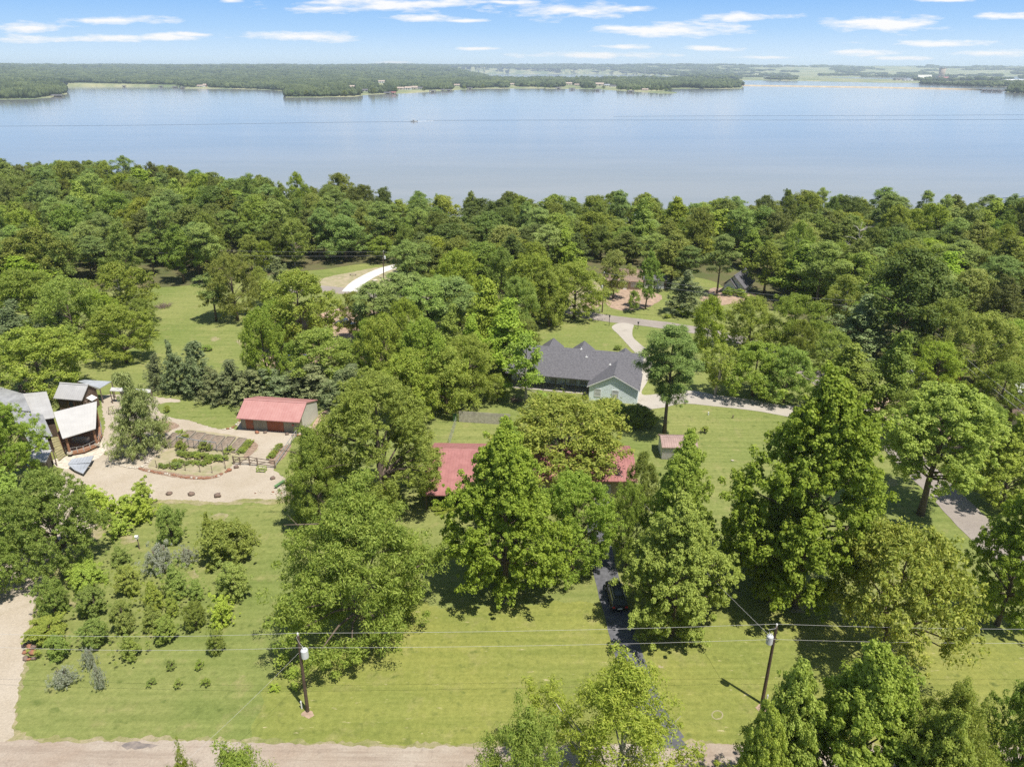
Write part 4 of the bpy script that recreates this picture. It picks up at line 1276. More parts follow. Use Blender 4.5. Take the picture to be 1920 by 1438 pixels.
# right middle distance
T('shrubD', 1366, 538, 560, 26, 'dark bush at the foot of the white cottage', cat='shrub')
T('shrubD', 1388, 541, 562, 22, 'bush beside the door of the white cottage', cat='shrub')
T('midgreen', 1180, 905, 1065, 88, 'dark leafy tree hanging over the far end of the dark driveway')
T('cedar', 1286, 505, 606, 62, 'light green cedar across the back road')
T('woodC', 1190, 545, 586, 26, 'small thin tree on the grass across the back road')
T('woodB', 1214, 470, 580, 46, 'tall dark trunk with a high crown across the back road')
T('woodA', 1152, 470, 560, 55, 'dark tree in front of the brown roofed cottage')
T('woodP', 1350, 440, 556, 60, 'tall tree with a bare trunk in front of the white cottage')
T('shrubD', 1290, 570, 602, 40, 'dark bush at the post with a white top', cat='shrub')
T('woodC', 1325, 556, 690, 78, 'grey thin tree on the corner of the curved lawn')
T('vase', 1346, 648, 742, 70, 'vase shaped crape myrtle above the wide concrete drive')
T('midoak', 1418, 640, 742, 115, 'olive domed tree beside the crape myrtle')
T('midoak', 1478, 650, 755, 90, 'dusky tree between the olive dome and the concrete drive', rz=1)
T('midgreen', 1408, 555, 660, 100, 'green tree next to the back road opposite the curved drive')
T('midgreen', 1490, 552, 668, 125, 'broad green tree with a dark trunk over the back road')
T('woodG', 1590, 645, 788, 92, 'bright sweetgum, first of the pair by the thin power lines')
T('woodG', 1662, 622, 800, 92, 'bright sweetgum, tallest of the pair by the thin power lines')
T('midoak', 1555, 700, 775, 60, 'small tree at the end of the concrete drive')
T('midgreen', 1705, 730, 830, 100, 'green tree between the grey road and the sweetgum pair')
T('woodA', 1690, 470, 662, 190, 'largest rounded grey green oak on the right slope')
T('cedar', 1618, 548, 690, 110, 'olive brown cedar beside the dark gap in the woods')
T('midgreen', 1768, 560, 690, 130, 'yellow green elm above the hidden red car')
T('midgreen', 1840, 585, 730, 160, 'widest yellow green elm on the right side')
T('midgreen', 1758, 640, 745, 120, 'yellow green elm overhanging the hidden red car')
T('midgreen', 1880, 680, 790, 110, 'yellow green elm in front of the white roofs')
T('midoak', 1895, 600, 700, 100, 'dark green tree at the picture edge above the white roofs')
T('gumL', 1900, 780, 950, 120, 'sweetgum at the picture edge across the grey road', var=1)
T('midoak', 1840, 750, 850, 90, 'tree in the strip of shade across the grey road')
T('midgreen', 1500, 600, 690, 60, 'small green tree under the broad green tree')
T('midgreen', 1560, 620, 700, 70, 'light tree at the edge of the dark gap')
T('bare', 1607, 410, 520, 60, 'dead white tree standing in the right woods')

# ------------------------------------------------------------------ woodland fill towards the lake
def in_poly_pt(x, y, poly):
    return bool(inpoly(np.array([float(x)]), np.array([float(y)]), poly)[0])


LOWER = [(-260, 640), (0, 580), (100, 560), (200, 545), (300, 542), (380, 538), (455, 520), (468, 500), (500, 498), (515, 518), (560, 512), (590, 520), (600, 504), (700, 492), (745, 492), (770, 560), (860, 590), (960, 590), (1040, 560),
         (1100, 520), (1120, 503), (1205, 500), (1215, 538), (1262, 548), (1330, 545), (1350, 500), (1405, 500), (1412, 548), (1480, 560), (1560, 610), (1640, 640), (1720, 690), (1800, 700), (1920, 700), (2200, 700)]
LOWX = np.array([p[0] for p in LOWER]); LOWY = np.array([p[1] for p in LOWER])
fill = []
rsf = random.Random(2024)
WL = {'woodA': 'oak', 'woodB': 'hickory', 'woodC': 'pale trunked elm', 'woodP': 'pine', 'woodG': 'sweetgum'}


def zone(px, D, sd):
    s = 'on the lake shore' if sd < 22 else ('behind the lake shore' if sd < 45 else ('in the middle woods' if sd < 80 else 'in the inner woods'))
    for lim_, w in ((180, 'at the left edge'), (420, 'beyond the left meadow'), (600, 'beside the new drive'), (800, 'behind the new drive'), (960, 'behind the pine grove'), (1120, 'behind the road bend'),
                    (1260, 'behind the tan cottage'), (1420, 'behind the white cottage'), (1560, 'past the white cottage'), (1720, 'around the dead tree')):
        if px < lim_:
            return s, w
    return s, 'at the right edge'


cand = []
yy = 150.0
while yy < 430:
    xx = -380.0
    while xx < 360:
        cand.append((xx + rsf.uniform(-4.2, 4.2), yy + rsf.uniform(-3.6, 3.6)))
        xx += 9.9
    yy += 8.9
GAPS = [(775, 820, 60), (868, 888, 40), (1395, 1450, 26)]
nfill = 0
PLACED0 = list(PLACED)
for x, y in cand:
    s = shore_y(x)
    if y > s - 3:
        continue
    z = gz(x, y)
    px, py = PJ(x, y, z)
    if px < -90 or px > 2160:
        continue
    lim = np.interp(px, LOWX, LOWY)
    if py > lim:
        continue
    if any((x - a) ** 2 + (y - b) ** 2 < (0.62 * (c + 5)) ** 2 for a, b, c in PLACED0 if c > 2):
        continue
    sd = s - y
    k = rsf.choices(['woodA', 'woodB', 'woodC', 'woodP', 'woodG'], [5, 4, 2.0, 2.2, 0.8])[0]
    if sd < 12:
        k = rsf.choices(['woodA', 'woodB', 'woodC', 'woodP'], [3, 4, 2.5, 2.0])[0]
    Hh = rsf.choice([rsf.uniform(9.5, 13), rsf.uniform(13, 17), rsf.uniform(15, 19.5)]) * (1.0 if x < -60 else 0.93)
    rr_ = rsf.uniform(4.0, 7.6)
    if k == 'woodP':
        Hh *= 1.1; rr_ *= 0.75
    if 560 < px < 1000 and sd > 30:
        Hh *= 0.88
    # keep the windows over the water between the crowns
    if sd < 45 and (790 < px < 872 or 905 < px < 940) and rsf.random() < 0.65:
        Hh *= 0.62
    s_, w_ = zone(px, y, sd)
    kn = WL[k]
    tree(k, x, y, Hh, rr_, '%s %s %s' % ({'oak': 'rounded oak', 'hickory': 'tall hickory', 'pine': 'clumpy pine', 'pale trunked elm': 'pale elm', 'sweetgum': 'spired sweetgum'}[kn], s_, w_),
         'woodland trees %s' % w_)
    nfill += 1
print('woodland trees', nfill, 'all', len(PLACED))

# ------------------------------------------------------------------ buildings
def gable(root, W, D, vr, zf, zr, zb, ohf, ohb, ohs, wallm, roofm, th=0.12, u0=0.0, v0=0.0, axis='x', ribs=0.0, z0=0.0, walls=True, nm='roof'):
    sf, sb = (zr - zf) / vr, (zr - zb) / (D - vr)
    A = (v0 - ohf, zf - sf * ohf); Bp = (v0 + vr, zr); Cp = (v0 + D + ohb, zb - sb * ohb)
    if walls:
        prof = [(v0, z0), (v0 + D, z0), (v0 + D, zb - 0.02), (v0 + vr, zr - 0.03), (v0, zf - 0.02)]
        MB().xsec(prof, u0, u0 + W, axis).build('wall', wallm, root)
    mb = MB()
    prof = [A, Bp, Cp, (Cp[0], Cp[1] + th), (Bp[0], Bp[1] + th), (A[0], A[1] + th)]
    mb.xsec(prof, u0 - ohs, u0 + W + ohs, axis)
    if ribs:
        u = u0 - ohs + ribs / 2
        while u < u0 + W + ohs:
            for P, Q in ((A, Bp), (Bp, Cp)):
                if axis == 'x':
                    mb.bar((u, P[0], P[1] + th + 0.012), (u, Q[0], Q[1] + th + 0.012), 0.05, 0.045)
                else:
                    mb.bar((P[0], u, P[1] + th + 0.012), (Q[0], u, Q[1] + th + 0.012), 0.05, 0.045)
            u += ribs
    # ridge cap
    if axis == 'x':
        mb.xsec([(Bp[0] - 0.22, zr + th - 0.04), (Bp[0] + 0.22, zr + th - 0.04), (Bp[0], zr + th + 0.06)], u0 - ohs - 0.02, u0 + W + ohs + 0.02, 'x')
    else:
        mb.xsec([(Bp[0] - 0.22, zr + th - 0.04), (Bp[0] + 0.22, zr + th - 0.04), (Bp[0], zr + th + 0.06)], u0 - ohs - 0.02, u0 + W + ohs + 0.02, 'y')
    return mb.build(nm, roofm, root)


def window(root, u, z, w, h, v=-0.03, face='front'):
    f = MB()
    t = 0.09
    f.box(u, u + w, v - 0.05, v + 0.02, z, z + t).box(u, u + w, v - 0.05, v + 0.02, z + h - t, z + h)
    f.box(u, u + t, v - 0.05, v + 0.02, z + t, z + h - t).box(u + w - t, u + w, v - 0.05, v + 0.02, z + t, z + h - t)
    f.box(u + t, u + w - t, v - 0.045, v + 0.015, z + h / 2 - 0.04, z + h / 2 + 0.04)
    o = f.build('window', M['brown'] if face == 'dark' else M['white'], root)
    MB().box(u + t, u + w - t, v - 0.02, v - 0.005, z + t, z + h - t).build('pane', M['pane'], o)
    return o


# --- red metal shed
M['frontshade'] = mat('shade-toned cream cladding', (0.30, 0.275, 0.21), 0.6, var=0.12, scale=0.8)  # cream siding darkened: shade of the roof overhang painted into the colour
M['shadeseam'] = mat('shade-toned cream cladding seam', (0.22, 0.20, 0.15), 0.6)  # seam tone, darkened along with the painted shade of the front
r = empty('storage_shed', (*G(455, 804), 0), R(-8.0), 'cream metal shed with salmon red roof and rust red doors at the gravel yard', 'shed')
gable(r, 10.6, 6.5, 2.35, 3.05, 4.35, 2.9, 1.15, 0.25, 0.15, M['cream'], M['redroof'], ribs=0.45)
MB().box(-0.06, 0.0, -0.05, 0.03, 0, 2.95).box(10.6, 10.66, -0.05, 0.03, 0, 2.95).build('corner_trim', M['taupe'], r)
d = MB().box(0.75, 2.05, -0.07, 0.0, 0.05, 2.25)
for q in range(5): d.box(0.85, 1.95, -0.085, -0.07, 0.2 + q * 0.42, 0.24 + q * 0.42)
d = d.build('door', M['orange'], r)
MB().box(1.85, 1.93, -0.13, -0.085, 1.05, 1.13).build('handle', M['steel'], d)
d = MB().box(4.5, 7.35, -0.07, 0.0, 0.02, 2.5)
for q in range(11): d.box(4.5, 7.35, -0.09, -0.07, 0.12 + q * 0.22, 0.15 + q * 0.22)
d.build('roller_door', M['orange'], r)
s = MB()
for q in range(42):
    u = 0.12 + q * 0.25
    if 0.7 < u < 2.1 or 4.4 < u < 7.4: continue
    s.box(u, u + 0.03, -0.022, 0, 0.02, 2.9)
s.build('siding_seam', M['shadeseam'], r)
MB().box(0.02, 0.75, -0.014, -0.002, 0.02, 2.92).box(2.05, 4.5, -0.014, -0.002, 0.02, 2.92).box(7.35, 10.58, -0.014, -0.002, 0.02, 2.92).box(0.75, 2.05, -0.014, -0.002, 2.25, 2.92).box(4.5, 7.35, -0.014, -0.002, 2.5, 2.92).build('front_shade_panel', M['frontshade'], r)  # thin panels over the cream wall, overhang shade put in as colour
s = MB()
for q in range(16):
    v = 0.2 + q * 0.4
    zt = (3.05 + (4.35 - 3.05) / 2.35 * v) if v < 2.35 else (4.35 - (4.35 - 2.9) / 4.15 * (v - 2.35))
    s.box(10.6, 10.618, v, v + 0.03, 0.02, zt - 0.12)
s.build('siding_seam', M['cream'], r)
MB().box(8.85, 9.15, -0.12, 0, 1.25, 1.5).box(8.92, 9.08, -0.2, -0.12, 1.5, 1.56).build('hose_reel', M['redpaint'], r)

# --- long house under the red roof
r = empty('house', (-12.0, 83.7, 0), R(-1.8), 'long low house under a weathered red metal roof, mostly hidden by trees', 'house')
zr, sl = 4.8, 0.255
gable(r, 6.9, 11.3, 7.6, zr - sl * 7.6, zr, zr - 0.3 * 3.7, 1.15, 0.4, 0.0, M['blinds'], M['redroof2'], ribs=0.42, walls=False, nm='garage_roof')
gable(r, 22.2, 8.5, 4.8, zr - sl * 4.8, zr, zr - 0.3 * 3.7, 0.9, 0.4, 0.0, M['blinds'], M['redroof2'], ribs=0.42, u0=6.92, v0=2.8, nm='roof')
MB().box(0.3, 6.9, 5.0, 5.2, 0, 3.9).box(0.3, 0.5, 5.2, 11.0, 0, 3.7).box(0.3, 6.9, 10.9, 11.1, 0, 3.6).build('garage_wall', M['brown'], r)
for q in (0.3, 3.5, 6.6):
    MB().box(q, q + 0.16, -0.6, -0.44, 0, 2.72).build('post', M['brown'], r)
window(r, 10, 1.0, 1.6, 1.4, v=2.77); window(r, 15, 1.0, 1.6, 1.4, v=2.77); window(r, 24, 1.0, 1.6, 1.4, v=2.77)
d = MB().box(19.0, 20.0, 2.7, 2.8, 0, 2.1).build('door', M['brown'], r)
MB().box(19.85, 19.92, 2.62, 2.7, 1.0, 1.08).build('handle', M['steel'], d)
MB().box(12.2, 13.1, 7.0, 8.2, 4.4, 5.9).build('chimney', M['blinds'], r)

# --- grey shingled house
r = empty('house', (13.9, 118.6, 0), R(-13.0), 'single storey house with a charcoal shingle roof, pale blue gable and back porch', 'house')
zr, sl = 6.0, 0.40
# main body with recessed porch
prof = [(5.6, 0), (15.8, 0), (15.8, zr - sl * 6.3 - 0.03), (9.5, zr - 0.04), (5.6, zr - sl * 3.9 - 0.03)]
MB().xsec(prof, -15.6, 8.55).build('wall', M['siding'], r)
mb = MB()
A, Bp, Cp = (1.9, zr - sl * 7.6), (9.5, zr), (16.4, zr - sl * 6.9)
mb.xsec([A, Bp, Cp, (Cp[0], Cp[1] + .14), (Bp[0], Bp[1] + .14), (A[0], A[1] + .14)], -16.0, 8.95)
roof = mb.build('roof', M['shingle'], r)
for (u, v, h) in ((-2.9, 9.3, 0.45), (-1.6, 7.4, 0.4), (3.0, 6.0, 0.3)):
    zz = zr + 0.14 - sl * abs(9.5 - v)
    MB().tube([(u, v, zz - 0.1), (u, v, zz + h)], 0.09, 8).box(u - 0.2, u + 0.2, v - 0.2, v + 0.2, zz - 0.02, zz + 0.1).build('roof_vent', M['white'], roof)
# wing
gable(r, 6.3, 8.7, 4.35, 2.95, 5.25, 2.95, 0.35, 0.35, 0.0, M['siding'], M['shingle'], axis='y', walls=True, nm='wing_roof')
mb = MB(); s2 = (5.25 - 2.95) / 4.35
mb.xsec([(-0.35, 2.95 - s2 * 0.35), (4.35, 5.25), (9.05, 2.95 - s2 * .35), (9.05, 3.07 - s2 * .35), (4.35, 5.37), (-0.35, 3.07 - s2 * .35)], -0.36, -0.002, 'y')
mb.build('gable_overhang', M['shingle'], r)
mb = MB(); mb.xsec([(-0.37, 2.82 - s2 * 0.37), (4.35, 5.12), (9.07, 2.82 - s2 * .37), (9.07, 3.02 - s2 * .37), (4.35, 5.32), (-0.37, 3.02 - s2 * .37)], -0.40, -0.362, 'y')
mb.build('fascia', M['white'], r)
mb = MB(); mb.xsec([(-0.35, 2.95 - s2 * 0.35), (4.35, 5.25), (9.05, 2.95 - s2 * .35), (9.05, 3.07 - s2 * .35), (4.35, 5.37), (-0.35, 3.07 - s2 * .35)], 6.302, 7.65, 'y')
mb.build('valley_roof', M['shingle'], r)
s = MB()
for q in range(22):
    z = 0.15 + q * 0.22
    hw = 4.35 if z < 2.9 else max(0.1, 4.35 - (z - 2.9) / s2)
    s.box(4.35 - hw + .03, 4.35 + hw - .03, -0.009, -0.001, z, z + 0.03)
s.build('lap_siding', M['siding'], r)
window(r, 1.0, 0.85, 1.15, 1.55); window(r, 4.15, 0.85, 1.15, 1.55)
MB().box(-15.6, -0.02, 2.1, 5.6, 0, 0.14).build('porch_floor', M['conc'], r)
for q in (-15.4, -13.2, -11.0, -8.8, -6.6, -4.7, -2.8, -0.5):
    MB().box(q, q + 0.12, 2.2, 2.32, 0.14, 3.05).build('porch_post', M['black'], r)
for q in (-12.5, -8.0, -4.4, -2.4):
    window(r, q, 0.4, 1.3, 2.0, v=5.57)
g = MB()
for uc, vb, zt, hw in ((-9.8, 18.6, 4.45, 2.2), (-3.4, 18.2, 4.5, 2.2), (5.0, 16.6, 4.3, 2.0)):
    g = MB()
    g.xsec([(uc - hw, zt - hw * 0.75), (uc, zt), (uc + hw, zt - hw * 0.75), (uc + hw, zt - hw * 0.75 + .13), (uc, zt + .13), (uc - hw, zt - hw * .75 + .13)], 12.0, vb, 'y')
    gg = g.build('dormer', M['shingle'], r)
    MB().xsec([(uc - hw + .3, 0), (uc + hw - .3, 0), (uc + hw - .3, zt - hw * .75), (uc, zt - 0.12), (uc - hw + .3, zt - hw * .75)], 15.82, vb - 0.4, 'y').build('dormer_wall', M['siding'], gg)
t_ = empty('patio_table', (9.6, 123.6, 0.14), R(-13), 'small blue patio table on the shaded back porch', 'table')
MB().tube([(0, 0, 0.68), (0, 0, 0.73)], 0.5, 14).build('table_top', M['bluetin'], t_)
MB().tube([(0, 0, 0), (0, 0, 0.68)], [0.2, 0.04], 8).build('leg', M['bluetin'], t_)

# --- garden shed with the brown roof
r = empty('garden_shed', (23.0, 96.9, 0), R(-2.5), 'small white plank garden shed with brownish pink roof below the long trunked pine', 'shed')
gable(r, 5.2, 3.7, 1.85, 2.25, 2.95, 2.25, 0.3, 0.3, 0.15, M['white'], mat('brown pink metal', (0.34, 0.235, 0.205), 0.55, var=0.2, scale=1), ribs=0.35)
s = MB()
for q in range(10):
    s.box(0, 5.2, -0.035, 0.0, 0.1 + q * 0.21, 0.14 + q * 0.21)
s.build('plank_gap', M['brown'], r)
MB().box(2.0, 3.1, -0.06, -0.037, 0.02, 2.0).build('door', M['brown'], r)

# --- far cottages
r = empty('cottage', (57.0, 188.0, 0), R(-34), 'white cottage with a steep charcoal gable roof deep in the right woods', 'house')
gable(r, 8.0, 5.4, 2.7, 2.3, 4.9, 2.3, 0.5, 0.5, 0.9, M['white'], M['shingle'], axis='y')
gable(r, 1.2, 3.0, 1.5, 2.2, 3.9, 2.2, 0.3, 0.3, 0.2, M['white'], M['shingle'], u0=-1.2, v0=0.4, axis='y', nm='entry_roof')
window(r, 3.6, 0.7, 0.9, 1.2)
r = empty('cottage', (25.8, 190.5, 0), R(-8), 'tan cottage with a brown shingle roof across the back road', 'house')
gable(r, 9.2, 8.0, 4.0, 2.7, 4.6, 2.7, 0.6, 0.6, 0.5, M['blinds'], M['brownroof'])
window(r, 6.5, 0.8, 1.4, 1.3); window(r, 1.2, 0.8, 1.4, 1.3)
MB().box(4.4, 5.4, -0.07, 0, 0, 2.1).build('door', M['white'], r)
r = empty('garage', (35.6, 191.5, 0), R(-8), 'dark roofed carport joined to the tan cottage', 'garage')
gable(r, 6.5, 6.0, 3.0, 2.5, 3.7, 2.5, 0.5, 0.5, 0.2, M['brown'], M['shingle'])
MB().box(0.6, 3.2, -0.06, 0, 0, 2.1).box(3.6, 5.9, -0.06, 0, 0, 2.1).build('garage_door', M['white'], r)
r = empty('cottage', (*G(497, 640), 0), R(8), 'peach roofed house with a white gable hidden among the oaks by the left meadow', 'house')
gable(r, 12.5, 7.5, 3.7, 2.8, 4.4, 2.8, 0.5, 0.5, 0.4, M['white'], mat('peach shingle', (0.46, 0.31, 0.235), 0.9, var=0.25, scale=3))
gable(r, 3.0, 4.5, 2.25, 2.8, 4.1, 2.8, 0.35, 0.35, 0.3, M['white'], mat('peach shingle'), u0=-2.9, v0=0.5, axis='y', nm='porch_roof')
window(r, 5.0, 0.8, 1.2, 1.3); window(r, 8.0, 0.8, 1.2, 1.3)
r = empty('tool_shed', (*G(527, 712), 0), R(4), 'tall shed with a blue metal roof and grey upright boards behind the windbreak', 'shed')
gable(r, 4.8, 4.0, 2.0, 3.4, 3.9, 3.4, 0.3, 0.3, 0.2, M['wood'], mat('blue metal', (0.30, 0.42, 0.66), 0.5, var=0.15, scale=1), ribs=0.4)
r = empty('cottage', (*G(478, 506), 0), R(4), 'white house with dark windows glimpsed past the left meadow', 'house')
gable(r, 4.0, 4.0, 2.0, 2.4, 3.0, 2.4, 0.2, 0.2, 0.2, M['white'], M['shingle'])
window(r, .6, 0.6, 1.0, 1.4, face='dark'); window(r, 2.2, 0.6, 1.0, 1.4, face='dark')
r = empty('lake_house', (*G(268, 440, -1), gz(*G(268, 440))), R(4), 'low tan roofed house glimpsed in the far woods beyond the left meadow', 'house')
gable(r, 13.0, 8.0, 4.0, 3.0, 5.2, 3.0, 0.5, 0.5, 0.4, M['blinds'], mat('peach shingle'))
# white roofs at the right edge
r = empty('mobile_home', (*G(1902, 762), 0), R(-20), 'white flat roofed trailer home at the right picture edge', 'house')
gable(r, 12, 4.5, 2.25, 2.9, 3.3, 2.9, 0.3, 0.3, 0.3, M['cream'], M['white'], ribs=0.6)
window(r, 1.5, 1.0, 1.0, 1.0); window(r, 5.5, 1.0, 1.0, 1.0)
r = empty('cottage', (*G(1895, 800), 0), R(-25), 'small dark brown roofed cottage in front of the white trailer home', 'house')
gable(r, 9, 5, 2.5, 2.6, 3.9, 2.6, 0.5, 0.5, 0.4, M['blinds'], M['brown'])


def quad_roof(root, px, zs, roofm, th=0.1, nm='roof', ribs=0, sag=0):
    W = [np.array((*G(*p, z), z)) for p, z in zip(px, zs)]      # far-left, far-right, near-right, near-left
    n = len(W)
    mb = MB()
    V = [tuple(w) for w in W] + [tuple(w + np.array((0, 0, th))) for w in W]
    mb.add(V, [tuple(range(n)), tuple(reversed(range(n, 2 * n)))] + [((i + 1) % n, i, n + i, n + (i + 1) % n) for i in range(n)])
    if ribs and n == 4:
        k = int(np.linalg.norm(W[2] - W[3]) / ribs)
        for i in range(k + 1):
            t = i / k
            a = W[0] * (1 - t) + W[1] * t; b = W[3] * (1 - t) + W[2] * t
            mb.bar(a + (0, 0, th + 0.02), b + (0, 0, th + 0.02), 0.06, 0.05)
    return mb.build(nm, roofm, root), W


def quad_walls(root, W, f, m, z0=0.0, drop=0.1, nm='wall'):
    c = sum(W) / len(W)
    I = [c + (w - c) * f for w in W]
    n = len(I)
    V = [(i[0], i[1], z0) for i in I] + [(i[0], i[1], i[2] - drop - 0.02) for i in I]
    return MB().add(V, [tuple(range(n)), tuple(reversed(range(n, 2 * n)))] + [((i + 1) % n, i, n + i, n + (i + 1) % n) for i in range(n)]).build(nm, m, root)


# --- the tin roofed compound on the left
r = empty('timber_house', (0, 0, 0), 0, 'dark wooden house of several joined pale tin roofs at the left picture edge', 'house')
o, Wq = quad_roof(r, [(44, 739), (87, 735), (103, 784), (60, 790)], [4.4, 4.4, 3.5, 3.5], M['tin'], ribs=0.5); quad_walls(r, Wq, 0.90, M['brown'])
o, Wq = quad_roof(r, [(-90, 700), (43, 739), (58, 772), (-90, 760)], [5.2, 4.9, 4.2, 4.2], M['tin2'], ribs=0.5); quad_walls(r, Wq, 0.92, M['brown'])
o, Wq = quad_roof(r, [(20, 770), (80, 778), (98.5, 819), (36, 812)], [4.0, 4.0, 2.9, 2.9], M['tin2'], ribs=0.5); quad_walls(r, Wq, 0.9, M['brown'])
o, Wq = quad_roof(r, [(46, 815), (88, 822), (96, 842), (60, 842)], [2.9, 2.9, 2.7, 2.7], M['tin2']); quad_walls(r, Wq, 0.85, M['brown'])
r = empty('lean_to_shed', (0, 0, 0), 0, 'small tin roofed lean-to with blue tarpaulin under it, lowest of the left roofs', 'shed')
o, Wq = quad_roof(r, [(52, 842), (97, 844), (86, 868), (46, 866)], [2.8, 2.8, 2.2, 2.2], M['tin'], ribs=0.4)
quad_walls(r, Wq, 0.75, M['wood'])
for w in Wq:
    MB().box(w[0] - .06, w[0] + .06, w[1] + .1, w[1] + .22, 0, w[2]).build('post', M['oldpole'], r)
MB().prism([G(52, 876), G(84, 876), G(80, 889), (G(50, 889))], 0.02, 0.7).build('tarpaulin', mat('blue tarp', (0.08, 0.14, 0.32), 0.5, var=0.2, scale=2), r)
r = empty('pavilion', (0, 0, 0), 0, 'open timber pavilion with a white ribbed roof and orange deck, facing the gravel yard', 'pavilion')
o, Wq = quad_roof(r, [(101, 773.5), (181.6, 753.5), (179.5, 804.4), (117.7, 823.2)], [4.6, 4.6, 3.5, 3.5], mat('white ribbed roof', (0.46, 0.445, 0.42), 0.5, var=0.08, scale=0.5), ribs=0.34)
c = sum(Wq) / 4
for w in Wq[2:]:
    p = c + (w - c) * 0.84
    MB().tube([(p[0], p[1], 0.5), (p[0], p[1], p[2] - 0.03)], [0.2, 0.17], 8).build('post', M['cedarw'], r)
    MB().box(p[0] - .3, p[0] + .3, p[1] - .3, p[1] + .3, 0.5, 0.85).build('post_base', M['paleRock'], r)
for w in Wq[:2]:
    p = c + (w - c) * 0.86
    MB().box(p[0] - .15, p[0] + .15, p[1] - .15, p[1] + .15, 0.5, p[2] - 0.03).build('post', M['cedarw'], r)
a, b = c + (Wq[0] - c) * .86, c + (Wq[1] - c) * .86
MB().add([(a[0], a[1], .5), (b[0], b[1], .5), (b[0], b[1], a[2] - .1), (a[0], a[1], a[2] - .1), (a[0] - .1, a[1] + .15, .5), (b[0] - .1, b[1] + .15, .5), (b[0] - .1, b[1] + .15, a[2] - .1), (a[0] - .1, a[1] + .15, a[2] - .1)],
         [(0, 1, 2, 3), (7, 6, 5, 4), (0, 4, 5, 1), (1, 5, 6, 2), (2, 6, 7, 3), (3, 7, 4, 0)]).build('back_wall', M['brown'], r)
dk = [G(*p, .5) for p in [(108, 815), (120, 846), (134, 850), (158, 846), (182, 835), (192, 815), (188, 788), (112, 790)]]
MB().prism(dk, 0.3, 0.5).build('deck', M['cedarw'], r)
rl = MB()
edge = [G(*p, .5) for p in [(124, 848), (134, 850), (146, 848), (158, 846), (170, 841), (182, 835), (188, 824), (192, 815), (190, 800), (186, 788)]]
for i, e in enumerate(edge):
    rl.box(e[0] - .04, e[0] + .04, e[1] - .04, e[1] + .04, 0.5, 1.45)
    if i:
        for z in (1.42, 0.95):
            rl.bar((*edge[i - 1], z), (*e, z), 0.04)
rl.build('railing', M['steel'], r)
cp = c + np.array((0.3, -0.6, 0))
MB().box(cp[0] - 1.4, cp[0] + 1.0, cp[1] - 0.4, cp[1] + 0.4, 0.5, 1.25).build('counter', M['steel'], r)
# boardwalk
bw = empty('boardwalk', (0, 0, 0), 0, 'mossy timber boardwalk between the dark house and the pavilion deck', 'boardwalk')
mb = MB()
for i in range(9):
    t = i / 9
    q = [(92 + 18 * t, 822 + 42 * t), (112 + 13 * t, 818 + 34 * t), (112 + 13 * (t + .09), 818 + 34 * (t + .09)), (92 + 18 * (t + .09), 822 + 42 * (t + .09))]
    mb.prism([G(*p, .25) for p in reversed(q)], 0.12, 0.25 + 0.01 * (i % 2))
mb.build('boards', mat('mossy boards', (0.30, 0.27, 0.14), 0.9, var=0.35, scale=2), bw)
r = empty('metal_panels', (0, 0, 0), 0, 'low stack of pale corrugated metal panels between the pavilion and the gravel yard', 'metal panels')
quad_roof(r, [(136, 861), (176, 855), (170, 868), (128, 871)], [0.95, 0.95, 0.8, 0.8], M['bluetin'], ribs=0.4, nm='panel')
quad_roof(r, [(128, 872), (169, 870), (156, 889), (140, 882)], [0.7, 0.7, 0.5, 0.5], M['bluetin'], ribs=0.4, nm='panel')
W1 = [np.array((*G(*p), z)) for p, z in zip([(138, 874), (172, 868), (152, 892), (138, 886)], (0.9, 0.9, 0.6, 0.6))]
quad_walls(r, [w for w in W1], 0.8, M['wood'], drop=0.25, nm='frame')
# pale stone paving between
sheet('stone_path', [(100, 862), (140, 852), (180, 845), (192, 828), (200, 840), (186, 858), (160, 868), (130, 880), (104, 874)], 0.026, M['paleRock'], 0.1, step=0.5)
# cabin
el, er = np.array(G(99.5, 746, 2.9)), np.array(G(152, 750, 2.9))
rl_, rr2 = np.array(G(109, 718, 4.7)), np.array(G(166, 722.6, 4.7))
ang = math.atan2(*(er - el)[::-1])
ux = (er - el) / np.linalg.norm(er - el); vx = np.array((-ux[1], ux[0]))
Dh = float(np.dot(rl_ - el, vx))
org = el + vx * 0.5 + ux * 0.3
r = empty('cabin', (org[0], org[1], 0), ang, 'dark brown cabin with a pale tin gable roof and tiny white end awning', 'cabin')
Wc = float(np.linalg.norm(er - el)) - 0.5
gable(r, Wc, 2 * (Dh - 0.5), Dh - 0.5, 3.15, 4.7, 3.15, 0.5, 0.4, 0.3, M['brown'], M['tin'], ribs=0.4)
d = MB().box(Wc * 0.42, Wc * 0.42 + 0.95, -0.06, 0, 0.1, 2.1).build('door', M['glass'], r)
MB().box(Wc * 0.42 - .14, Wc * 0.42, -0.07, 0, 0, 2.25).box(Wc * 0.42 + .95, Wc * 0.42 + 1.09, -0.07, 0, 0, 2.25).build('frame', M['cedarw'], d)
MB().add([(Wc + .02, 0.9, 2.6), (Wc + .02, 2.3, 2.6), (Wc + 1.0, 2.3, 2.1), (Wc + 1.0, 0.9, 2.1), (Wc + .02, 0.9, 2.66), (Wc + .02, 2.3, 2.66), (Wc + 1.0, 2.3, 2.16), (Wc + 1.0, 0.9, 2.16)],
         [(0, 1, 2, 3), (7, 6, 5, 4), (0, 4, 5, 1), (1, 5, 6, 2), (2, 6, 7, 3), (3, 7, 4, 0)]).build('awning', M['white'], r)
st = MB(); st.bar((Wc + 1.3, 0.3, 0), (Wc + 0.2, 0.3, 2.4), .12).bar((Wc + 1.3, 1.2, 0), (Wc + 0.2, 1.2, 2.4), .12)
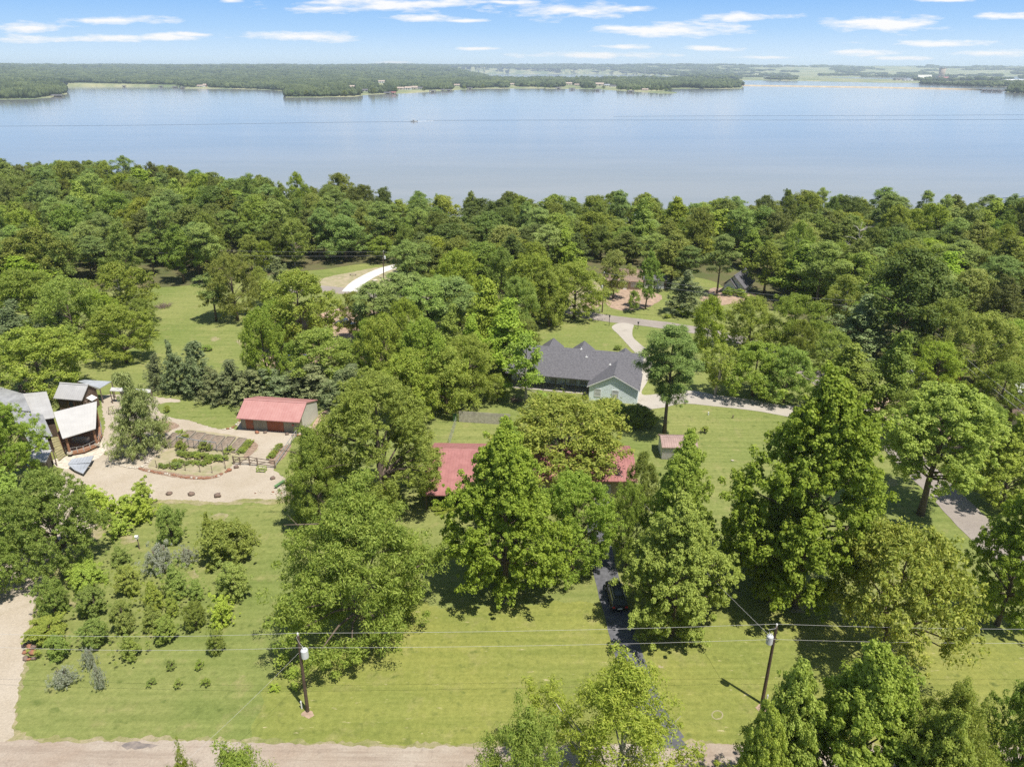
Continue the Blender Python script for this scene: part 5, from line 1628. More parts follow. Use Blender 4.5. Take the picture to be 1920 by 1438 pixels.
for q in range(6): st.bar((Wc + 1.3 - q * .2, 0.3, .3 + q * .4), (Wc + 1.3 - q * .2, 1.2, .3 + q * .4), .1)
st.build('stairs', M['oldpole'], r)
r = empty('open_shed', (0, 0, 0), 0, 'open sided shed with a bluish tin roof behind the brown cabin', 'shed')
o, Wq = quad_roof(r, [(146, 716), (158.6, 713), (209, 716), (187, 729)], [3.2, 3.2, 3.2, 2.8], M['bluetin'], ribs=0)
for w in Wq:
    MB().box(w[0] - .07, w[0] + .07, w[1] - .05, w[1] + .09, 0, w[2] - .01).build('post', M['oldpole'], r)
r = empty('lean_to_shed', (0, 0, 0), 0, 'long narrow lean-to with a white tin roof behind the weeping cedar', 'shed')
o, Wq = quad_roof(r, [(209, 727), (283, 731), (282, 737), (206, 733.5)], [2.7, 2.6, 2.3, 2.4], mat('white ribbed roof'), ribs=0)
for i, w in enumerate(Wq):
    MB().box(w[0] - .06, w[0] + .06, w[1] - .05, w[1] + .07, 0, w[2] - .01).build('post', M['oldpole'], r)
quad_walls(r, Wq, 0.55, M['wood'])
r = empty('old_hut', (*G(45, 760), 0), R(30), 'little brown hut in the shade of the broad oak behind the tin roofs', 'hut')
gable(r, 3.5, 3, 1.5, 2.2, 3.2, 2.2, .3, .3, .2, M['brown'], M['oldpole'])
r = empty('step_ladder', (*G(203, 778), 0), R(20), 'dark wooden ladder frame leaning beside the gravel path near the cabin', 'ladder')
mb = MB().bar((0, 0, 0), (0.3, 0, 1.5), .08).bar((1, 0, 0), (0.8, 0.2, 1.5), .08)
for q in range(4): mb.bar((0.06 + q * .06, 0, .3 + q * .35), (0.94 - .05 * q, 0.05 * q, .3 + q * .35), .05)
mb.build('frame', M['oldpole'], r)
# white grill on the tan ground is left out; picket of pale stones ring round the weeping cedar follows in rocks()

# ------------------------------------------------------------------ vegetable garden
def zp(x, y):        # pixel from the 5.647x enlargement used while surveying the garden
    return (280 + x / 5.647, 720 + y / 5.647)


sheet('garden_ground', [(278, 872), (300, 850), (312, 845), (340, 812), (352, 806), (380, 808), (430, 815), (462, 822), (478, 832), (484, 842), (470, 852), (462, 862), (440, 868), (428, 880), (416, 890), (395, 896),
                        (350, 893), (310, 886), (285, 880)], 0.024, M['grid_dirt'], 0.08, step=0.4)
sheet('mulch_border', [(262, 877), (285, 880), (310, 884), (350, 890), (395, 892), (415, 886), (418, 890), (398, 898), (350, 898), (300, 890), (265, 883)], 0.034, M['mulch'], 0.1, step=0.3)
sheet('mulch_border', [(296, 788), (325, 792), (336, 800), (322, 806), (306, 815), (296, 810)], 0.034, M['mulch'], 0.1, step=0.3)
sheet('mulch_border', [(474, 828), (484, 834), (478, 846), (464, 858), (456, 858), (466, 842)], 0.034, M['mulch'], 0.08, step=0.3)
sheet('mulch_border', [(532, 836), (546, 834), (540, 848), (526, 864), (512, 872), (504, 866), (514, 852)], 0.034, M['mulch'], 0.08, step=0.3)
BED = [((400, 505), (495, 515), (340, 660), (205, 680)), ((510, 525), (600, 533), (470, 680), (360, 668)), ((607, 545), (692, 553), (585, 690), (490, 682)), ((700, 560), (802, 568), (690, 705), (600, 694)),
       ((830, 570), (912, 576), (800, 715), (705, 706)), ((948, 583), (1032, 592), (908, 735), (820, 722)), ((250, 530), (330, 540), (195, 660), (150, 640))]
for i, q in enumerate(BED):
    P = [G(*zp(*c)) for c in q]
    r = empty('raised_bed', (sum(p[0] for p in P) / 4, sum(p[1] for p in P) / 4, 0), 0,
              ['timber edged bed of bare soil second from the weeping cedar', 'timber edged bare bed third from the weeping cedar', 'narrow timber edged bare bed in the middle of the row', 'timber edged bare bed behind the leafy trellis plant',
               'timber edged bare bed second from the hedge', 'timber edged grey bed right beside the low hedge', 'timber edged bed nearest the weeping cedar'][i], 'raised bed', 'timber edged vegetable beds')
    L_ = [(p[0] - r.location[0], p[1] - r.location[1]) for p in P]
    MB().prism(list(reversed(L_)), 0.02, 0.22).build('soil', M['soil'], r)
    mb = MB()
    for a, b in zip(L_, L_[1:] + L_[:1]):
        mb.bar((*a, 0.16), (*b, 0.16), 0.14, 0.3)
    mb.build('frame', M['wood'], r)
GV = 'plants growing in the vegetable garden'


def veg(x, y, w, h, label, key='bush'):
    p = zp(x, y)
    gx, gy = G(*p)
    tree(key, gx, gy, h, w, label, GV, 'plant')


for x, y, w, h, l in [(335, 690, .75, 1.6, 'tall leafy bean plant on the trellis end nearest the weeping cedar'), (375, 700, .7, 1.3, 'leafy plant beside the tall bean plant'), (590, 700, .95, 1.7, 'large leaved squash plant in the middle of the trellis'),
                      (635, 705, .6, 1.1, 'leafy plant beside the large leaved squash'), (850, 725, .9, 1.0, 'round leafy plant at the gate end of the trellis'), (380, 580, .7, .8, 'low plant growing in the second bed'),
                      (330, 520, .9, .5, 'grassy tuft at the top of the beds'), (190, 300, .7, 1.4, 'small conifer alone on the lawn island')]:
    veg(x, y, w, h, l)
for i in range(11):
    veg(340 + i * 46, 755 + i * 5 + (i % 3) * 8, .72, 0.95, 'yellowish green bush in the long row in front of the trellis')
for i in range(7):
    veg(285 + i * 55, 825 + (i % 3) * 10 + i * 4, .6, 0.6, 'low green plant in the second row of the vegetable garden')
for i in range(5):
    veg(120 + i * 45, 880 + (i % 2) * 10, .55, 0.65, 'low blue green plant in the outermost row of the vegetable garden')
veg(290, 885, .95, .9, 'widest blue green plant in the outermost row'); veg(615, 840, .8, .8, 'dark blue green plant at the end of the second row')
for i in range(8):
    veg(975 + i * 13, 735 - i * 16, .62, .7, 'bright low hedge plant along the bed beside the gate')
for i in range(8):
    veg(1285 + i * 14, 790 - i * 17, .55, .75, 'bright low hedge plant along the pipe fence')
for i in range(5):
    veg(105 + i * 16, 475 - i * 8, .55, .45, 'low leafy plant in the mulch behind the weeping cedar')
r = empty('trellis', (0, 0, 0), 0, 'thin posted trellis with a pale top rail across the vegetable beds', 'trellis')
tp = [G(*zp(x, y)) for x, y in ((305, 655), (362, 665), (422, 680), (480, 690), (537, 700), (595, 705), (658, 712), (722, 722), (782, 730), (842, 738))]
for p in tp:
    MB().tube([(p[0], p[1], 0), (p[0], p[1], 1.75)], 0.045, 6).build('post', M['darkwire'], r)
mb = MB()
for a, b in zip(tp[:7], tp[1:8]): mb.bar((*a, 1.72), (*b, 1.72), 0.06, 0.10)
mb.build('rail', M['bluetin'], r)
r = empty('wire_fence', (0, 0, 0), 0, 'thin wire fence on dark posts round the outer edge of the vegetable garden', 'fence')
tp = [G(*zp(x, y)) for x, y in ((-120, 800), (-40, 850), (80, 890), (228, 905), (385, 920), (540, 935), (668, 945), (810, 900), (790, 800))]
for p in tp:
    MB().tube([(p[0], p[1], 0), (p[0], p[1], 1.35)], 0.045, 6).build('post', M['oldpole'], r)
mb = MB()
for a, b in zip(tp, tp[1:]):
    for z in (.45, .85, 1.25): mb.tube([(*a, z), (*b, z)], 0.008, 4)
mb.build('wire', M['darkwire'], r)
r = empty('wooden_gate', (0, 0, 0), 0, 'brown timber field gate with crossed braces at the entrance to the vegetable garden', 'gate')
tp = [G(*zp(x, y)) for x, y in ((897, 850), (965, 857), (1066, 862), (1150, 872), (1335, 893))]
hs_ = [1.35, 1.3, 1.5, 1.4, 1.25]
for p, h in zip(tp, hs_):
    MB().box(p[0] - .08, p[0] + .08, p[1] - .08, p[1] + .08, 0, h + .1).build('post', M['oldpole'], r)
for k in range(4):
    a, b = tp[k], tp[k + 1]; ha, hb = hs_[k], hs_[k + 1]
    mb = MB()
    for f in (1.0, 0.66, 0.33):
        mb.bar((*a, ha * f), (*b, hb * f), 0.05, 0.11)
    mb.bar((a[0], a[1] - .04, ha * .33), (b[0], b[1] - .04, hb), 0.04, 0.09)
    mb.build('rails', M['oldpole'], r)
r = empty('pipe_fence', (0, 0, 0), 0, 'silver pipe fence running from the timber gate to the corner of the red shed', 'fence')
a, b = np.array(G(517, 876)), np.array(G(557, 818))
mb = MB()
for z in (0.45, 1.15): mb.tube([(*a, z), (*b, z)], 0.05, 8)
mb.build('rail', M['steel'], r)
for i in range(6):
    p = a + (b - a) * i / 5
    MB().tube([(*p, 0), (*p, 1.2)], 0.05, 8).build('post', M['steel'], r)
r = empty('cart', (*G(491, 884), 0), R(-5), 'yellow green garden cart frame standing below the timber gate', 'cart')
mb = MB()
for sx_ in (-.62, .62):
    for sy_ in (-.32, .32):
        MB().box(sx_ - .05, sx_ + .05, sy_ - .05, sy_ + .05, 0, .8).build('leg', M['cartgreen'], r)
    mb.bar((sx_, -.32, .76), (sx_, .32, .76), .08).bar((sx_, -.32, .3), (sx_, .32, .3), .08)
for sy_ in (-.32, .32):
    mb.bar((-.62, sy_, .76), (.62, sy_, .76), .09).bar((-.62, sy_, .25), (.62, sy_, .25), .09)
    mb.bar((-.3, sy_, .25), (.3, sy_, .76), .07)
mb.build('frame', M['cartgreen'], r)
r = empty('bench', (*G(525, 911), 0), R(62), 'green backless garden bench at the end of the gravel drive', 'bench')
MB().box(-.95, .95, -.2, -.02, .42, .48).box(-.95, .95, .02, .2, .42, .48).build('seat', M['green'], r)
for sx_ in (-.7, .7):
    MB().box(sx_ - .05, sx_ + .05, -.18, .18, 0, .42).build('leg', M['green'], r)


def rock_mesh(seed, m):
    V, Fc = ico_blob(seed, 2)
    rs = np.random.RandomState(seed)
    V = V * np.array((1.0, 0.72, 0.62)) * (1 + rs.uniform(-.08, .08, (len(V), 1)))
    V = unit(V) * (np.linalg.norm(V, axis=1, keepdims=True) * 0.4 + 0.55 * np.array((1.0)) * np.linalg.norm(V, axis=1, keepdims=True))
    me = mesh_np('rock', V, Fc)
    me.materials.append(m)
    return me


RK = {k: [rock_mesh(s + j, M[k]) for j in range(3)] for s, k in ((60, 'rock'), (70, 'redrock'), (80, 'paleRock'))}
rsr = random.Random(9)


def rock(px, py, w, k, label, group=None, name='boulder', h=None):
    x, y = G(px, py)
    me = RK[k][rsr.randrange(3)]
    o = new_obj(name, me)
    o.location = (x, y, w * 0.22)
    o.scale = (w / 2, w / 2, (h or w) / 2)
    o.rotation_euler = (0, 0, rsr.uniform(-.4, .4))
    return tag(o, label, 'rock', group)


rock(317, 927, 1.0, 'rock', 'dark boulder on the gravel drive edge, nearest the bright young trees')
rock(358.5, 928, 1.15, 'rock', 'dark boulder in the middle of the three on the gravel drive edge')
rock(408, 931, 1.2, 'rock', 'dark flat boulder on the gravel drive edge, nearest the green bench')
rock(511, 898, 0.9, 'rock', 'brown boulder on the gravel beside the yellow green cart')
rock(443, 877, .95, 'rock', 'dark boulder at the foot of the timber gate')
rock(430, 883, .9, 'redrock', 'red brown boulder beside the dark one at the timber gate')
rock(538, 815, .8, 'rock', 'brown stone in front of the shed wall by the hose reel')
rock(549, 817, .55, 'rock', 'small brown stone beside the pipe fence end')
rock(497, 812, .75, 'rock', 'dark stone between the two rust red doors'); rock(482, 812, .85, 'redrock', 'tan stone in front of the small rust red door')
for i in range(9):
    rock(48 + (i % 3) * 8 + rsr.uniform(-3, 3), 1213 + (i // 3) * 12 + rsr.uniform(-2, 2), rsr.uniform(.6, .95), 'redrock' if i % 2 else 'rock', 'rusty boulder in the heap beside the gravel drive', 'heap of rusty boulders by the drive')
B_ = [(262, 880), (285, 885), (310, 889), (350, 896), (395, 897), (417, 889), (428, 884)]
bl = smooth_line([np.array(b) for b in B_], 4.2, False)
for p in bl:
    rock(p[0], p[1] + rsr.uniform(-.8, .8), rsr.uniform(.3, .55), 'redrock' if rsr.random() < .75 else 'paleRock', 'reddish edging stone along the vegetable garden', 'stones edging the vegetable garden', 'edging_stone')
for p in smooth_line([np.array(b) for b in [(203, 850), (212, 868), (235, 876), (258, 878), (270, 874), (282, 862)]], 4.0, False):
    rock(p[0], p[1] + rsr.uniform(-1, 1), rsr.uniform(.3, .6), 'paleRock', 'pale edging stone round the weeping cedar', 'pale stones round the weeping cedar', 'edging_stone')
for p in smooth_line([np.array(b) for b in [(418, 806), (432, 804), (440, 800), (449, 790), (451, 785)]], 4.0, False):
    rock(p[0], p[1], rsr.uniform(.35, .6), 'redrock' if rsr.random() < .6 else 'paleRock', 'edging stone between the lawn island and the red shed', 'stones edging the lawn island', 'edging_stone')
for p in [(557, 817), (566, 818), (574, 817), (583, 817), (590, 816)]:
    rock(p[0], p[1], rsr.uniform(.5, .75), 'redrock', 'reddish stone in the row past the pipe fence end', 'stones past the pipe fence', 'edging_stone')
for i in range(14):
    rock(478 + rsr.uniform(0, 50), 924 + rsr.uniform(-3, 3), rsr.uniform(.18, .35), 'paleRock' if i % 2 else 'redrock', 'small loose stone near the green bench', 'loose stones near the bench', 'stone')
rock(703, 528, 1.6, 'paleRock', 'white rock or sack lying beside the new concrete drive', h=.8)
rock(1373, 864, .5, 'paleRock', 'pale stone flush in the open lawn past the garden shed', h=.15)

# ------------------------------------------------------------------ poles and wires
def solve_top(x, y, py):
    lo, hi = 0, 40
    for _ in range(30):
        mid = (lo + hi) / 2
        if PJ(x, y, mid)[1] > py: lo = mid
        else: hi = mid
    return lo


def upole(bx, by, top_px, label, trans=None, arm=False, name='utility_pole', r0=0.17, group=None):
    x, y = G(bx, by)
    H = solve_top(x, y, top_px[1])
    tx = x + (top_px[0] - PJ(x, y, H)[0]) * (y * math.cos(PITCH) + (CAMH - H) * math.sin(PITCH)) / F
    r = empty(name, (x, y, 0), 0, label, 'utility pole', group)
    dx = tx - x
    MB().tube([(0, 0, -.2), (dx * .5, 0, H / 2), (dx, 0, H)], [r0, r0 * .85, r0 * .7], 12).build('pole', M['polew'], r)
    MB().tube([(dx, 0, H - .02), (dx, 0, H + .22)], [0.06, 0.05], 8).tube([(dx, 0, H + .2), (dx, 0, H + .3)], [.1, .06], 8).build('insulator', M['white'], r)
    if trans:
        sx_, z, rad, hh = trans
        cx_ = dx * z / H + sx_
        MB().tube([(cx_, -.05, z - hh / 2), (cx_, -.05, z - hh / 2 + .05), (cx_, -.05, z + hh / 2 - .1), (cx_, -.05, z + hh / 2)], [rad * .85, rad, rad, rad * .75], 18).build('transformer', mat('pale grey enamel', (.55, .56, .56), .35, var=.1, scale=3, spec=.5), r)
        MB().tube([(cx_ - .1, -.05, z + hh / 2), (cx_ - .1, -.05, z + hh / 2 + .3)], [.06, .035], 8).tube([(cx_ + .12, -.05, z + hh / 2), (cx_ + .12, -.05, z + hh / 2 + .25)], [.05, .03], 8).build('bushing', M['white'], r)
        MB().box(min(cx_, dx * z / H), max(cx_, dx * z / H), -.1, .02, z + .2, z + .28).box(min(cx_, dx * z / H), max(cx_, dx * z / H), -.1, .02, z - .25, z - .17).build('bracket', M['steel'], r)
        mb = MB()
        pts = [(cx_ - .1, -.05, z + hh / 2 + .3), (cx_ - .3, -.1, z + hh / 2 + .7), (dx - .1, -.15, H - .1), (dx, 0, H + .1)]
        mb.tube(pts, .018, 5); mb.build('jumper_wire', M['wire'], r)
    if arm:
        mb = MB().bar((dx - .9, 0, H - .5), (dx + .9, 0, H - .5), .1, .12); mb.build('crossarm', M['polew'], r)
    return x, y, H, tx


PL = upole(577, 1333, (558.6, 1191), 'brown utility pole with a white transformer standing behind the dirt road, near the orchard', (0.42, 7.1, .33, .95))
PR = upole(1428.5, 1319, (1456, 1174), 'brown utility pole with a white transformer on its driveway side, nearest the bottom corner trees', (-0.42, 7.9, .30, .95))
for (px, py, l) in ((566, 1328, 'white marker post at the foot of the utility pole near the orchard'), (1437, 1316, 'white marker post at the foot of the utility pole near the corner trees')):
    r = empty('marker_post', (*G(px, py), 0), 0, l, 'post')
    MB().tube([(0, 0, 0), (0, 0, 0.85)], .07, 8).build('post', M['white'], r)
    MB().tube([(0, 0, 0.85), (0, 0, 1.0)], [.09, .03], 8).build('cap', M['white'], r)
for (px, py) in ((577, 1338), (1430, 1326)):
    sheet('bare_ground', [(px - 14, py), (px - 4, py - 6), (px + 8, py - 4), (px + 12, py + 3), (px + 2, py + 9), (px - 8, py + 6)], 0.02, M['redsoil'], 0.1, step=0.2)


def wire(name, a, b, sag, r, m, label, n=24, group=None):
    a, b = np.array(a, float), np.array(b, float)
    pts = [a + (b - a) * t - np.array((0, 0, 4 * sag * t * (1 - t))) for t in np.linspace(0, 1, n)]
    o = MB().tube(pts, r, 6).build(name, m)
    return tag(o, label, 'wire', group)


tl, tr = (PL[3], PL[1], PL[2] + .28), (PR[3], PR[1], PR[2] + .28)
ll, lr = (PL[3] - .02, PL[1] - .2, PL[2] - 1.2), (PR[3] - .1, PR[1] - .2, PR[2] - 1.3)
wire('power_line', tl, tr, 0.25, .011, M['wire'], 'upper pale wire strung between the two front utility poles')
wire('power_line', ll, lr, 0.25, .011, M['wire'], 'lower pale wire strung between the two front utility poles')
wire('power_line', (-66, 51.5, 9.0), tl, 1.0, .0105, M['wire'], 'upper wire leaving over the orchard')
wire('power_line', (-66, 51.2, 7.8), ll, 1.0, .0105, M['wire'], 'lower wire leaving over the orchard')
wire('power_line', tr, (70, 50.5, 9.3), .5, .0105, M['wire'], 'upper wire leaving over the corner trees')
wire('power_line', lr, (70, 50.3, 8.0), .5, .0105, M['wire'], 'lower wire leaving over the corner trees')
wire('service_wire', (PL[3] - .1, PL[1], 7.2), (-33.0, 27.0, 6.0), .8, .008, M['wire'], 'twisted service wire sloping down to the dirt road from the pole near the orchard')
wire('service_wire', (PR[3] - .5, PR[1] + .1, 8.3), (14.5, 86.0, 4.4), .7, .014, M['wire'], 'service wire rising from the corner pole towards the red roofed house')
r = empty('yard_lamp', (PL[3] + 0, PL[1], 0), 0, None, None) if False else None
# far poles
PA = upole(719, 524, (719, 472), 'grey pole with a small white transformer beside the new concrete drive', (.4, 6.3, .28, .8), r0=.15)
PB = upole(1129, 586, (1133, 512), 'dark utility pole at the bend of the back road in front of the tan cottage', (-.35, 6.5, .2, .6), r0=.15)
PC = (84.0, 148.0, 9.2)
r = empty('utility_pole', (84.0, 148.0, 0), 0, 'utility pole hidden in the dark gap of the right woods', 'utility pole')
MB().tube([(0, 0, -.2), (0, 0, 9.2)], [.16, .11], 10).build('pole', M['polew'], r)
PD = (76.0, 84.0, 9.0)
r = empty('utility_pole', (76.0, 84.0, 0), 0, 'utility pole at the picture edge across the grey road', 'utility pole')
MB().tube([(0, 0, -.2), (0, 0, 9.0)], [.16, .11], 10).build('pole', M['polew'], r)
pa, pb = (PA[3], PA[1], PA[2]), (PB[3], PB[1], PB[2])
wire('power_line', pa, (-130, 205, 9.5), 1.0, .03, M['darkwire'], 'upper far wire over the left meadow')
wire('power_line', (pa[0], pa[1], pa[2] - 1.2), (-130, 205, 8.2), 1.0, .03, M['darkwire'], 'lower far wire over the left meadow')
wire('power_line', pa, pb, 1.0, .03, M['darkwire'], 'far wire passing behind the pine grove')
wire('power_line', pb, PC, 1.2, .03, M['darkwire'], 'upper far wire in front of the tan cottage')
wire('power_line', (pb[0], pb[1], pb[2] - 1.2), (84, 148, 8.0), 1.2, .03, M['darkwire'], 'lower far wire in front of the tan cottage')
wire('power_line', PC, PD, 1.0, .022, M['wire'], 'upper pale wire crossing the dark gap of the right woods')
wire('power_line', (84, 148, 8.0), (76, 84, 7.8), 1.0, .022, M['wire'], 'lower pale wire crossing the dark gap of the right woods')

# ------------------------------------------------------------------ fences, posts, small things
r = empty('board_fence', (0, 0, 0), 0, 'grey weathered board fence behind the red roofed house', 'fence')
a, b = np.array(G(861, 791)), np.array(G(957, 797))
n = int(np.linalg.norm(b - a) / 0.16)
mb = MB(); rs_ = random.Random(3)
ux = (b - a) / np.linalg.norm(b - a)
for i in range(n):
    p = a + (b - a) * i / n; q = p + ux * 0.145
    h = 2.05 + rs_.uniform(-.03, .03); o_ = rs_.uniform(-.012, .012)
    mb.add([(p[0], p[1] + o_, 0), (q[0], q[1] + o_, 0), (q[0], q[1] + o_, h), (p[0], p[1] + o_, h), (p[0], p[1] + .03 + o_, 0), (q[0], q[1] + .03 + o_, 0), (q[0], q[1] + .03 + o_, h), (p[0], p[1] + .03 + o_, h)],
           [(0, 1, 2, 3), (7, 6, 5, 4), (3, 2, 6, 7), (1, 5, 6, 2), (4, 0, 3, 7)])
mb.build('boards', M['fencew'], r)
MB().bar((*(a + (0, .08)), .5), (*(b + (0, .08)), .5), .06, .1).bar((*(a + (0, .08)), 1.6), (*(b + (0, .08)), 1.6), .06, .1).build('rail', M['wood'], r)
r = empty('wire_fence', (0, 0, 0), 0, 'pale side fence running from the board fence to the red roof', 'fence')
a, b = np.array(G(855, 795)), np.array(G(842, 836))
mb = MB()
for i in range(6):
    p = a + (b - a) * i / 5; MB().tube([(*p, 0), (*p, 1.4)], .04, 6).build('post', M['steel'], r)
for z in (.1, .5, .95, 1.38): mb.tube([(*a, z), (*b, z)], .02, 4)
mb.build('rail', M['steel'], r)
r = empty('wheelie_bin', (*G(853, 788), 0), 0.2, 'dark green wheelie bin at the end of the board fence', 'bin')
MB().xsec([(-.3, 0.08), (.3, 0.08), (.36, 1.0), (-.36, 1.0)], -.3, .3).build('body', M['green'], r)
MB().box(-.34, .34, -.4, .4, 1.0, 1.08).build('lid', M['green'], r)
for s_ in (-.28, .28): MB().tube([(s_ - .04, .3, .1), (s_ + .04, .3, .1)], .1, 10).build('wheel', M['rubber'], r)
r = empty('brush_pile', (*G(306, 577), 0), 0, 'heap of cut brown branches at the top of the left meadow', 'brush pile')
mb = MB(); rs_ = random.Random(8)
for i in range(120):
    an = rs_.uniform(0, 6.28); q = rs_.uniform(0, 1.8); p = np.array((q * math.cos(an), q * math.sin(an), rs_.uniform(0, .5)))
    d_ = np.array((rs_.uniform(-1, 1), rs_.uniform(-1, 1), rs_.uniform(.0, .9))); mb.tube([p, p + d_ * rs_.uniform(.8, 1.6)], [.05, .015], 4, cap=False)
mb.build('branches', M['oldpole'], r)
r = empty('brush_pile', (*G(968, 752), 0), 0, 'dark pile of sticks at the foot of the sparse elm', 'brush pile')
mb = MB()
for i in range(60):
    an = rs_.uniform(0, 6.28); q = rs_.uniform(0, 1.2); p = np.array((q * math.cos(an), q * math.sin(an), rs_.uniform(0, .3)))
    d_ = np.array((rs_.uniform(-1, 1), rs_.uniform(-1, 1), rs_.uniform(.0, .6))); mb.tube([p, p + d_ * rs_.uniform(.8, 1.9)], [.05, .015], 4, cap=False)
mb.build('branches', M['oldpole'], r)
for px, py, h, l, m_ in ((1142, 611, 2.2, 'dark lamp post on the outer side of the curved concrete drive', 'black'), (1196, 617, 1.3, 'short dark mailbox post on the inner side of the curved concrete drive', 'black'),
                         (1282, 590, 1.9, 'post with a round white top across the back road', 'white'), (262, 1029, 1.6, 'wooden post with a white bird box above the orchard', 'oldpole'),
                         (1124, 584, .8, 'short white post at the foot of the dark utility pole', 'white'), (1200, 569, .8, 'small white post on the grass across the back road', 'white')):
    r = empty('lamp_post' if 'lamp' in l else 'post', (*G(px, py), 0), 0, l, 'post')
    MB().tube([(0, 0, 0), (0, 0, h)], .06, 8).build('pole', M[m_], r)
    if 'lamp' in l or 'bird' in l or 'round' in l or 'mailbox' in l:
        MB().box(-.16, .16, -.16, .16, h, h + .32).xsec([(-.22, h + .32), (.22, h + .32), (0, h + .48)], -.2, .2).build('box' if 'lamp' not in l else 'lamp_head', M['white'] if m_ != 'black' else M['black'], r)
for px, py, m_, l in ((1328, 778, 'white', 'short white standpipe on the lawn below the concrete drive'), (1374, 784, 'rock', 'short dark hydrant on the lawn below the concrete drive')):
    r = empty('standpipe', (*G(px, py), 0), 0, l, 'standpipe')
    MB().tube([(0, 0, 0), (0, 0, .5), (0, 0, .55)], [.1, .1, .13], 8).build('pipe', M[m_], r)
r = empty('wooden_bench', (*G(662, 517), 0), R(-6), 'small wooden bench on the bare earth beside the new concrete drive', 'bench')
MB().box(-1.0, 1.0, -.2, .2, .4, .48).build('seat', M['wood'], r)
for s_ in (-.8, .8): MB().box(s_ - .06, s_ + .06, -.18, .18, 0, .4).build('leg', M['wood'], r)
sheet('bare_ground', [(812, 943), (830, 940), (850, 943), (848, 948), (826, 947)], 0.02, M['paleRock'], 0.05, step=.3)
# ring of dry grass where a pool stood
ring = [G(1345 + 10 * math.cos(t), 1340 + 8 * math.sin(t)) for t in np.linspace(0, 6.28, 20)]
mb = MB()
for a, b in zip(ring, ring[1:]): mb.bar((*a, 0.012), (*b, 0.012), 0.12, 0.012)
tag(mb.build('dry_grass_ring', M['grid_dirt']), kind='stuff')


# ------------------------------------------------------------------ vehicles
def suv(x, y, rz, paint, label, L_=4.75, pickup=False, name='suv', cat='car'):
    r = empty(name, (x, y, 0), rz, label, cat)
    hl = L_ / 2
    W_ = .94
    # lower body: lofted sections along the length (front = +y)
    secs = [(-hl, .42, .95, .86), (-hl + .12, .30, 1.05, .93), (-hl + .6, .28, 1.08, W_), (0, .28, 1.06, W_), (hl - 1.2, .28, 1.04, W_), (hl - .35, .30, .92, .90), (hl - .05, .36, .78, .80), (hl, .42, .70, .72)]
    V, Fq = [], []
    for i, (yy, zb, zt, w) in enumerate(secs):
        V += [(-w + .06, yy, zb), (-w, yy, zb + .12), (-w, yy, zt - .16), (-w + .10, yy, zt), (w - .10, yy, zt), (w, yy, zt - .16), (w, yy, zb + .12), (w - .06, yy, zb)]
        if i:
            k = 8 * (i - 1)
            for j in range(8):
                Fq.append((k + j, k + (j + 1) % 8, k + 8 + (j + 1) % 8, k + 8 + j))
    Fq.append(tuple(range(8))); Fq.append(tuple(reversed(range(len(V) - 8, len(V)))))
    body = MB().add(V, Fq).build('body', paint, r, smooth=False, bevel=.03)
    if pickup:
        cab = [(-.5, 1.04, .86), (-.25, 1.72, .72), (.75, 1.74, .72), (1.45, 1.04, .84)]
    else:
        cab = [(-hl + .12, 1.04, .86), (-hl + .45, 1.64, .74), (.55, 1.72, .74), (1.25, 1.04, .84)]
    V = []
    for yy, z, w in cab: V += [(-w, yy, z), (w, yy, z)]
    MB().add(V, [(0, 1, 3, 2), (2, 3, 5, 4), (4, 5, 7, 6), (0, 2, 4, 6), (1, 7, 5, 3), (0, 6, 7, 1)]).build('cabin', M['glass'], r, bevel=.03)
    y0, z0, w0 = cab[1]; y1, z1, w1 = cab[2]
    rf = MB().add([(-w0 - .01, y0 - .05, z0), (w0 + .01, y0 - .05, z0), (w1 + .01, y1, z1), (-w1 - .01, y1, z1), (-w0 + .05, y0, z0 + .06), (w0 - .05, y0, z0 + .06), (w1 - .05, y1, z1 + .06), (-w1 + .05, y1, z1 + .06)],
                  [(3, 2, 1, 0), (4, 5, 6, 7), (0, 1, 5, 4), (1, 2, 6, 5), (2, 3, 7, 6), (3, 0, 4, 7)]).build('roof', paint, r)
    MB().box(-.42, .42, y0 + .5, y1 - .3, z0 + .09, z0 + .105).build('sunroof', M['glass'], rf)
    for s in (-1, 1):
        MB().bar((s * .62, y0 + .05, z0 + .13), (s * .62, y1 - .05, z1 + .13), .05).build('roof_rail', M['steel'], rf)
        MB().box(min(s * .95, s * 1.12), max(s * .95, s * 1.12), .95, 1.1, 1.0, 1.15).build('mirror', paint, r)
        MB().box(min(s * .55, s * .84), max(s * .55, s * .84), -hl - .02, -hl + .1, .78, .98).build('tail_light', M['redpaint'], r)
        MB().box(min(s * .45, s * .76), max(s * .45, s * .76), hl - .12, hl + .01, .60, .74).build('headlight', M['pane'], r)
        for yy in (-hl + .85, hl - .92):
            w_ = MB().tube([(s * .72, yy, .36), (s * .97, yy, .36)], .36, 20).build('wheel', M['rubber'], r)
            MB().tube([(s * .93, yy, .36), (s * .985, yy, .36)], .22, 14).build('rim', M['steel'], w_)
    MB().box(-.26, .26, -hl - .03, -hl + .02, .62, .76).build('number_plate', M['white'], r)
    MB().box(-.72, .72, -hl + .08, -hl + .10, 1.12, 1.13).build('wiper', M['rubber'], r)
    return r


